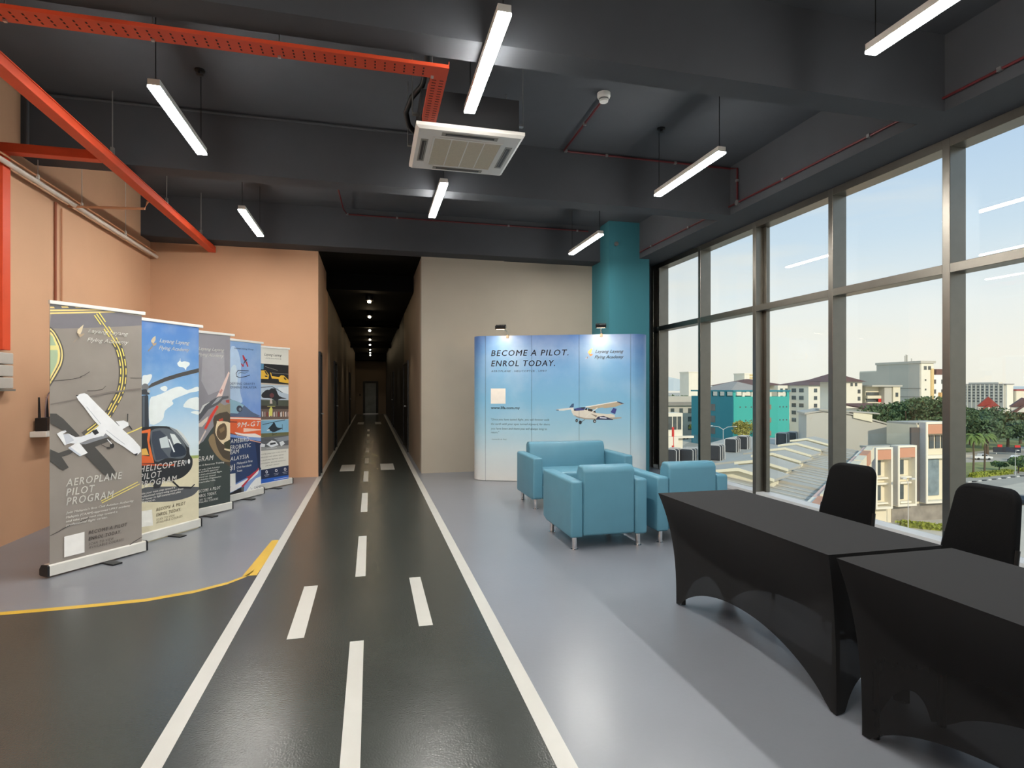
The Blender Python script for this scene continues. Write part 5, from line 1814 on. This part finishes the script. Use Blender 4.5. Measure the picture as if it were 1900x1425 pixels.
# raised gabled roof lights
for al_, zz, wd in ((17.0, -6.45, 5.0), (24.5, -6.45, 4.6), (31.5, -6.4, 4.6), (38.5, -6.4, 4.6), (46.0, -6.4, 4.6), (54.5, -6.4, 4.6)):
    c = A0 + d2 * al_ + n2 * 6.6
    e1, e2 = c + n2 * (wd / 2), c - n2 * (wd / 2)
    mid = c + n2 * 0.3
    b = MB()
    b.extr([(e1.x, e1.y, zz - 0.9), (e2.x, e2.y, zz - 1.3), (e2.x, e2.y, zz - 0.15), (mid.x, mid.y, zz + 0.42), (e1.x, e1.y, zz + 0.1)], (d2.x * 2.6, d2.y * 2.6, 0))
    g_ = obj('roof_light', b, M_fascia, t)
    e1 += n2 * 0.25
    e2 -= n2 * 0.25
    c0 = -d2 * 0.5
    b = MB()
    b.extr([(e1.x + c0.x, e1.y + c0.y, zz + 0.05), (mid.x + c0.x, mid.y + c0.y, zz + 0.45), (e2.x + c0.x, e2.y + c0.y, zz - 0.25), (e2.x + c0.x, e2.y + c0.y, zz - 0.05), (mid.x + c0.x, mid.y + c0.y, zz + 0.68), (e1.x + c0.x, e1.y + c0.y, zz + 0.25)], (d2.x * 4.4, d2.y * 3.4, 0))
    obj('roof_light_cover', b, M_roofg, g_)
    b = MB()
    b.extr([(e1.x + c0.x * 1.1, e1.y + c0.y * 1.1, zz + 0.02), (mid.x + c0.x * 1.1, mid.y + c0.y * 1.1, zz + 0.42), (e2.x + c0.x * 1.1, e2.y + c0.y * 1.1, zz - 0.28), (e2.x + c0.x * 1.1, e2.y + c0.y * 1.1, zz - 0.02), (mid.x + c0.x * 1.1, mid.y + c0.y * 1.1, zz + 0.70), (e1.x + c0.x * 1.1, e1.y + c0.y * 1.1, zz + 0.28)], (d2.x * 0.05, d2.y * 0.05, 0))
    obj('fascia_board', b, M_fascia, g_)

# dark water tanks in white frames on the flat roofs beyond
spots = [(41.2, 72.2, -7.7, 'nearest the left window edge'), (43.6, 71.9, -7.7, 'second from the left window edge'), (50.4, 75.6, -7.7, 'third from the left window edge'), (59.5, 84.6, -7.7, 'before the turquoise building'), (64.5, 88.5, -7.7, 'under the yellow green tree'), (76.3, 93.0, -7.7, 'below the turquoise corner'), (79.7, 94.4, -7.7, 'farthest, right of the turquoise corner')]
for x, y, z, l in spots:
    k = thing('roof_tank', 'dark slatted roof tank in a white frame, ' + l, 'tank', (x, y, z), 0.7, 'roof tanks')
    obj('tank_body', MB().box(-1.15, -0.9, -1.6, 1.15, 0.9, 0.6), M_cage, k, bevel=0.2, seg=2)
    fr = MB()
    for xx in (-1.18, 0.0, 1.18):
        fr.tube([(xx, -0.97, -1.6), (xx, -0.97, 0.5), (xx, -0.7, 0.68), (xx, 0.7, 0.68), (xx, 0.97, 0.5), (xx, 0.97, -1.6)], 0.06, 6)
    obj('tank_frame', fr, M_frame, k)
t = bld('flat_roof_hall', 'low flat roofed grey hall carrying the dark roof tanks')
b = MB()
b.prism([(34, 72), (44, 62), (90, 100), (80, 112)], GZ, -9.6)
obj('wall', b, M_grey, t)
b = MB()
b.prism([(33.5, 72), (44, 61.5), (90.5, 100), (80, 112.5)], -9.6, -9.3)
obj('roof', b, M_roofg, t)

t = bld('grey_shop_row', 'pale grey three storey row left of the turquoise building')
obj('wall', MB().box(116.0, 211.3, GZ, 131.5, 225.0, -5.6), M_grey, t)
obj('upper_floor', MB().box(119.0, 214, -5.6, 131.0, 225.0, -1.8), M_grey, t)
obj('roof_slab', MB().box(115.5, 210.2, -5.6, 131.8, 214.0, -4.2), mat('grey_eave', (150, 146, 138), 0.8), t)
win_grid('window', t, ('y', 211.3), 118.5, 130.5, -16.5, -6.0, 3, 3, 1.6, 2.0, d=0.3)
t = bld('glass_shop', 'white glazed shop front at the left edge of the window view')
obj('wall', MB().box(92, 166, GZ, 98.4, 172, -6.5), M_ivory, t)
win_grid('window', t, ('y', 166), 93, 98, -12.5, -7.0, 3, 1, 1.3, 4.2, d=0.3)
obj('canopy', MB().box(92, 164.4, -14.6, 101.5, 166, -13.9), M_ivory, t)
t = thing('sign_pylon', 'red and white roadside sign pylon at the left edge of the window view', 'sign', (86.6, 151.5, GZ))
obj('post', MB().tube([(0, 0, 0), (0, 0, 9.0)], 0.35, 8), M_redp, t)
obj('white_board', MB().box(-3.5, -0.3, 3.6, 1.6, 0.3, 6.2), M_ivory, t)
obj('red_board', MB().box(-2.6, -0.4, -1.2, 1.8, 0.35, 2.6), M_redp, t)

for x, y, hz, w, l, nm in ((342.0, 542, 18.5, 27, 'left of two far white towers above the turquoise roof', 0), (390.0, 525, 16.8, 12, 'right of two far white towers above the turquoise roof', 1)):
    t = bld('distant_tower', l, group='far white towers')
    obj('wall', MB().box(x - w / 2, y, GZ, x + w / 2, y + 18, hz), M_ivory, t)
    obj('parapet', MB().box(x - w / 2 - 0.5, y - 0.4, hz, x + w / 2 + 0.5, y + 18.4, hz + 1.0), M_ivory, t)
    win_grid('window_band', t, ('y', y), x, x + w / 2 - 1, GZ + 22, hz, 2, 5, 2.2, 1.8, d=0.4, m=mat('ochre_window', (214, 192, 130), 0.7))

t = bld('distant_hotel', 'long pale hotel with many small windows on the skyline at right')
obj('wall', MB().box(455.9, 319.5, GZ, 462.2, 352, 5.0), M_ivory, t)
obj('side_wall', MB().box(455.4, 320.5, GZ, 455.9, 352, 4.6), M_grey, t)
win_grid('window', t, ('x', 455.4), 321.5, 351, -9.5, 3.8, 9, 6, 1.5, 1.1, d=0.4)
for k in range(10):
    obj('pilaster', MB().box(454.9, 321.0 + k * 3.28, GZ, 455.4, 321.6 + k * 3.28, 4.6), M_ivory, t)
obj('rooftop_plant', MB().box(457, 326, 5.0, 461, 348, 6.2), M_ivory, t)
obj('roof_edge', MB().box(455.0, 319.0, 4.4, 462.6, 352, 5.0), mat('grey_edge', (150, 146, 140), 0.8), t)
t = bld('distant_mall', 'far cream block with red roof line at the right window edge')
obj('wall', MB().box(463, 318, GZ, 505, 335, -0.2), M_cream, t)
obj('roof', MB().box(462.4, 317.4, -0.2, 505.5, 335.5, 0.9), M_roofr, t)

for x, y, w, hz, m, l in ((300.5, 236, 9, -3.4, M_roofb, 'leftmost brown roofed chalet beyond the big trees'), (310, 226, 8, -2.8, M_roofr, 'red roofed chalet beyond the big trees, left of centre'), (319, 216, 9, -3.2, M_roofb, 'brown roofed chalet in the middle of the chalet row'), (328, 206, 8, -2.8, M_roofr, 'red roofed chalet right of centre in the chalet row'), (339, 194, 15, -3.0, M_roofb, 'rightmost long brown roofed chalet beyond the trees')):
    t = thing('chalet', l, 'house', (x, y, 0), -0.90, 'chalets beyond the trees')
    h_ = w / 2
    obj('wall', MB().box(-h_, 0, GZ, h_, 8, -7.8), M_ivory, t)
    obj('roof', MB().extr([(-h_ - 0.5, -0.6, -7.8), (h_ + 0.5, -0.6, -7.8), (0, -0.6, hz)], (0, 9.0, 0)), m, t)
    obj('front_gable', MB().extr([(-2.6, -3.4, -10.4), (2.6, -3.4, -10.4), (0, -3.4, -7.9)], (0, 3.3, 0)), M_ivory, t)
    obj('gable_roof', MB().extr([(-4.6, -2.9, -10.6), (4.6, -2.9, -10.6), (0, -2.9, -6.9)], (0, 2.8, 0)), m, t)


# ------------------------------------------------------------------ trees
def crown(b, cx, cy, cz, rx, ry, rz, n, size, rnd, flat=0.0, lump=5):
    lumps = []
    for i in range(lump):
        a = rnd.uniform(0, 2 * PI)
        q = rnd.uniform(0.15, 0.72)
        lumps.append((math.cos(a) * q, math.sin(a) * q, rnd.uniform(-0.25, 0.45), rnd.uniform(0.35, 0.6)))
    for i in range(n):
        l = rnd.choice(lumps)
        v = Vector((rnd.gauss(0, 1), rnd.gauss(0, 1), rnd.gauss(0, 1))).normalized() * (rnd.uniform(0.65, 1.0) * l[3])
        p = Vector((cx + (l[0] + v.x) * rx, cy + (l[1] + v.y) * ry, cz + (l[2] + v.z * 0.8) * rz))
        nrm = Vector((rnd.gauss(0, 1), rnd.gauss(0, 1), rnd.gauss(0.6, 1))).normalized()
        u = nrm.orthogonal().normalized()
        w = nrm.cross(u)
        s = size * rnd.uniform(0.6, 1.3)
        b.poly([p + u * s, p + w * s * 0.6, p - u * s, p - w * s * 0.6])


def tree(x, y, base, h, r, rz, kind, label, n=900, size=0.55, group='trees outside', name='broadleaf_tree', seed=1, tr=0.35, lump=9):
    rnd = random.Random(seed)
    t = thing(name, label, 'tree', (x, y, base), 0, group)
    tb = MB()
    cz = h - rz
    tb.tube([(0, 0, 0), (0.1 * r * 0.2, 0, cz * 0.5), (0, 0, cz)], tr, 8, r2=tr * 0.5)
    for k in range(5):
        a = k * 1.256 + rnd.uniform(-0.3, 0.3)
        tb.tube([(0, 0, cz * 0.55), (math.cos(a) * r * 0.3, math.sin(a) * r * 0.3, cz * 0.9), (math.cos(a) * r * 0.6, math.sin(a) * r * 0.6, cz + rz * 0.25)], tr * 0.45, 6, r2=tr * 0.15)
    obj('trunk', tb, M_bark, t)
    cb = MB()
    crown(cb, 0, 0, cz, r, r, rz, n, size, rnd, lump=lump)
    obj('crown', cb, M_leaf[kind], t, fix=False)
    return t


tree(111.0, 97.5, GZ, 19.6, 9.6, 5.2, 0, 'huge spreading dark tree in front of the tall grey block', 11000, 0.33, seed=3, tr=0.6, lump=22)
tree(107.9, 148.4, GZ, 11.4, 4.6, 3.3, 2, 'yellow green street tree before the turquoise building', 2600, 0.28, seed=5, lump=10)
tree(128.0, 206.5, GZ, 7.0, 2.8, 2.2, 2, 'small yellowish tree before the grey shop row', 400, 0.5, seed=6)
rows = [(186, 136, 12.0, 7.5, 0), (203, 142, 12.0, 7.5, 0), (219, 134, 13.5, 8, 1), (190, 154, 12.0, 7.5, 0), (211, 160, 12.5, 8, 0), (232, 158, 13.5, 9, 0), (250, 146, 15.5, 9, 1), (264, 170, 13.5, 9, 0), (236, 182, 12.5, 9, 0), (208, 180, 12.0, 8, 0), (300, 176, 18, 9, 1), (268, 198, 13.0, 9, 0)]
pos_ = ['first', 'second', 'third', 'fourth', 'fifth', 'sixth', 'seventh', 'eighth', 'ninth', 'tenth', 'eleventh', 'last']
rows.sort(key=lambda q: q[0] / q[1])
for i, (x, y, h, r, k) in enumerate(rows):
    tree(x, y, GZ, h, r, 5.0, k, 'dark tree in the mass behind the car park, ' + pos_[i] + ' counting from the left', 3200, 0.55, 'dark tree mass', seed=20 + i, tr=0.5, lump=14)
for i, (x, y, h) in enumerate(((152, 236, 10), (141, 236, 9), (163, 236, 10), (130, 236, 9))):
    tree(x - 10, y + 14, GZ, h + 8.0, 5, 4, 0 if i % 2 else 1, 'far tree on the skyline above the grey shop row, number %s from the right' % ['one', 'two', 'three', 'four'][[1, 2, 0, 3][i]], 500, 0.8, 'far trees left', seed=50 + i)
tree(151.5, 103.6, GZ, 4.6, 2.6, 2.0, 1, 'small round tree by the hedge at the right window edge', 900, 0.3, seed=61, tr=0.16, lump=8)
tree(151.9, 108.2, GZ, 2.9, 2.0, 1.4, 1, 'clipped round bush on the grass verge', 500, 0.3, seed=62, tr=0.12, lump=6)


def palm(x, y, h, label, seed):
    rnd = random.Random(seed)
    t = thing('palm_tree', label, 'palm tree', (x, y, GZ), 0, 'palms by the car park')
    obj('trunk', MB().tube([(0, 0, 0), (0.15, 0, h * 0.5), (0.1, 0.1, h)], 0.22, 8, r2=0.15), M_bark, t)
    b = MB()
    for i in range(17):
        a = i * 2 * PI / 17 + rnd.uniform(-0.1, 0.1)
        up = rnd.uniform(0.2, 1.3)
        L = rnd.uniform(2.6, 3.4)
        pr = None
        for k in range(7):
            s = k / 6
            p = Vector((0.1 + math.cos(a) * L * s * math.cos(up * 0.5), 0.1 + math.sin(a) * L * s * math.cos(up * 0.5), h + L * (up * s * 0.8 - 1.25 * s * s)))
            w = 0.42 * math.sin(PI * min(1, 0.15 + s * 0.85)) + 0.03
            sd = Vector((-math.sin(a), math.cos(a), 0)) * w
            dn = Vector((0, 0, -w * 0.7))
            if pr:
                b.poly([pr[0], p, p + sd + dn, pr[0] + pr[1] + pr[2]])
                b.poly([pr[0], p, p - sd + dn, pr[0] - pr[1] + pr[2]])
            pr = (p, sd, dn)
    obj('fronds', b, M_leaf[3], t, fix=False)


palm(139.2, 104.9, 9.2, 'left palm tree by the car park beside the mullion', 1)
palm(143.6, 105.6, 9.0, 'right palm tree by the car park', 2)


def hedge(x0, y0, x1, y1, w, h, label, n):
    rnd = random.Random(int(x0))
    b = MB()
    for i in range(n):
        s = rnd.random()
        p = Vector((x0 + (x1 - x0) * s + rnd.uniform(-w, w), y0 + (y1 - y0) * s + rnd.uniform(-w, w), GZ + rnd.uniform(0.1, h)))
        nr = Vector((rnd.gauss(0, 1), rnd.gauss(0, 1), rnd.gauss(0.5, 1))).normalized()
        u = nr.orthogonal().normalized() * 0.3
        v = nr.cross(u)
        b.poly([p + u, p + v * 0.7, p - u, p - v * 0.7])
    L = Vector((x1 - x0, y1 - y0, 0))
    k = Vector((-L.y, L.x, 0)).normalized() * w * 0.8
    b.prism([(x0 + k.x, y0 + k.y), (x0 - k.x, y0 - k.y), (x1 - k.x, y1 - k.y), (x1 + k.x, y1 + k.y)], GZ, GZ + h * 0.8)
    obj('hedge', b, M_hedge, None, label, 'hedge', fix=False)


hedge(134.2, 101.2, 148.8, 103.6, 0.8, 1.0, 'yellow green hedge along the road kerb', 1200)
hedge(155.0, 105.2, 165.0, 107.0, 0.8, 1.0, 'yellow green hedge right of the small round tree', 900)
hedge(76.5, 68.0, 79.6, 64.6, 0.7, 0.8, 'yellow green hedge at the foot of the shop house', 500)


def street_lamp(x, y, h, label, double=True, arm=2.2, r=0.1):
    t = thing('street_lamp', label, 'street lamp', (x, y, GZ))
    obj('pole', MB().tube([(0, 0, 0), (0, 0, h)], r, 8, r2=r * 0.6), M_frame, t)
    for s in ((-1, 1) if double else (1,)):
        a = MB()
        a.tube([(0, 0, h), (s * arm * 0.4, -s * arm * 0.3, h + 0.7), (s * arm, -s * arm * 0.75, h + 0.9)], r * 0.7, 6)
        q = obj('arm', a, M_frame, t)
        obj('lantern', MB().cbox(s * arm * 1.1, -s * arm * 0.82, h + 0.9, 0.7, 0.4, 0.2), M_frame, q)


street_lamp(90.2, 132.1, 9.6, 'white double armed street lamp before the turquoise building')
street_lamp(76.0, 66.5, 6.4, 'thin lamp post in front of the shop house', True, 0.4, 0.06)
street_lamp(83.4, 70.0, 5.6, 'thin lamp post right of the shop house bay', False, 0.6, 0.06) if False else None
street_lamp(147.0, 101.2, 5.0, 'short white lamp post by the round tree', False, 0.3, 0.08)


def car(x, y, rz, m, label, truck=False):
    t = thing('pickup_truck' if truck else 'car', label, 'car', (x, y, GZ), rz, 'parked cars')
    prof = [(-2.2, 0.35), (2.2, 0.35), (2.25, 0.75), (1.3, 0.95), (0.7, 1.45), (-0.9, 1.48), (-1.7, 1.0), (-2.2, 0.95)]
    if truck:
        prof = [(-2.5, 0.45), (2.4, 0.45), (2.45, 0.95), (1.3, 1.1), (0.7, 1.7), (-0.6, 1.7), (-0.8, 1.1), (-2.5, 1.1)]
    obj('body', MB().extr([(a, -0.85, z) for a, z in prof], (0, 1.7, 0)), m, t, bevel=0.06)
    g_ = [(1.15, 1.0), (0.66, 1.40), (-0.86, 1.42), (-1.5, 1.02)] if not truck else [(1.15, 1.15), (0.66, 1.62), (-0.52, 1.62), (-0.62, 1.15)]
    obj('side_windows', MB().extr([(a, -0.87, z) for a, z in g_], (0, 1.74, 0)), M_win, t)
    for a in (-1.4, 1.4):
        for s in (-0.8, 0.8):
            w = MB()
            w.lathe([(0.0, -0.1), (0.33, -0.1), (0.33, 0.1), (0.0, 0.1)], n=14)
            w.xform(Matrix.Translation((a, s, 0.33)) @ Matrix.Rotation(PI / 2, 4, 'X'))
            obj('wheel', w, M_wire, t)


car(170.1, 125.8, -0.35, M_whitec, 'white pickup truck parked beyond the palms', True)
car(172.5, 118.6, 0.1, M_darkc, 'dark car parked right of the white pickup')
car(178.0, 122.2, 0.2, M_whitec, 'white car behind the dark parked car')
car(112.6, 75.9, 0.35, M_darkc, 'dark car on the road at the right window edge')
car(122.2, 205.6, 0.3, M_darkc, 'dark car parked under the grey shop row, left one')
car(128.0, 204.0, 0.3, M_darkc, 'dark car parked under the grey shop row, right one')
car(92.0, 150.0, 0.6, M_whitec, 'white car parked at the foot of the turquoise building')
t = thing('billboard', 'long dark billboard beside the car park', 'billboard', (191.5, 134.2, GZ), -0.55)
obj('board', MB().box(-3.5, -0.15, 0.6, 3.5, 0.15, 2.2), M_darkc, t)
for x in (-2.6, 2.6):
    obj('post', MB().box(x - 0.1, 0.15, 0, x + 0.1, 0.3, 2.0), M_frame, t)
obj('red_panel', MB().box(-2.4, -0.1, 2.2, -1.2, 0.1, 3.0).box(2.0, -0.1, 2.2, 3.4, 0.1, 2.9), M_redp, t)
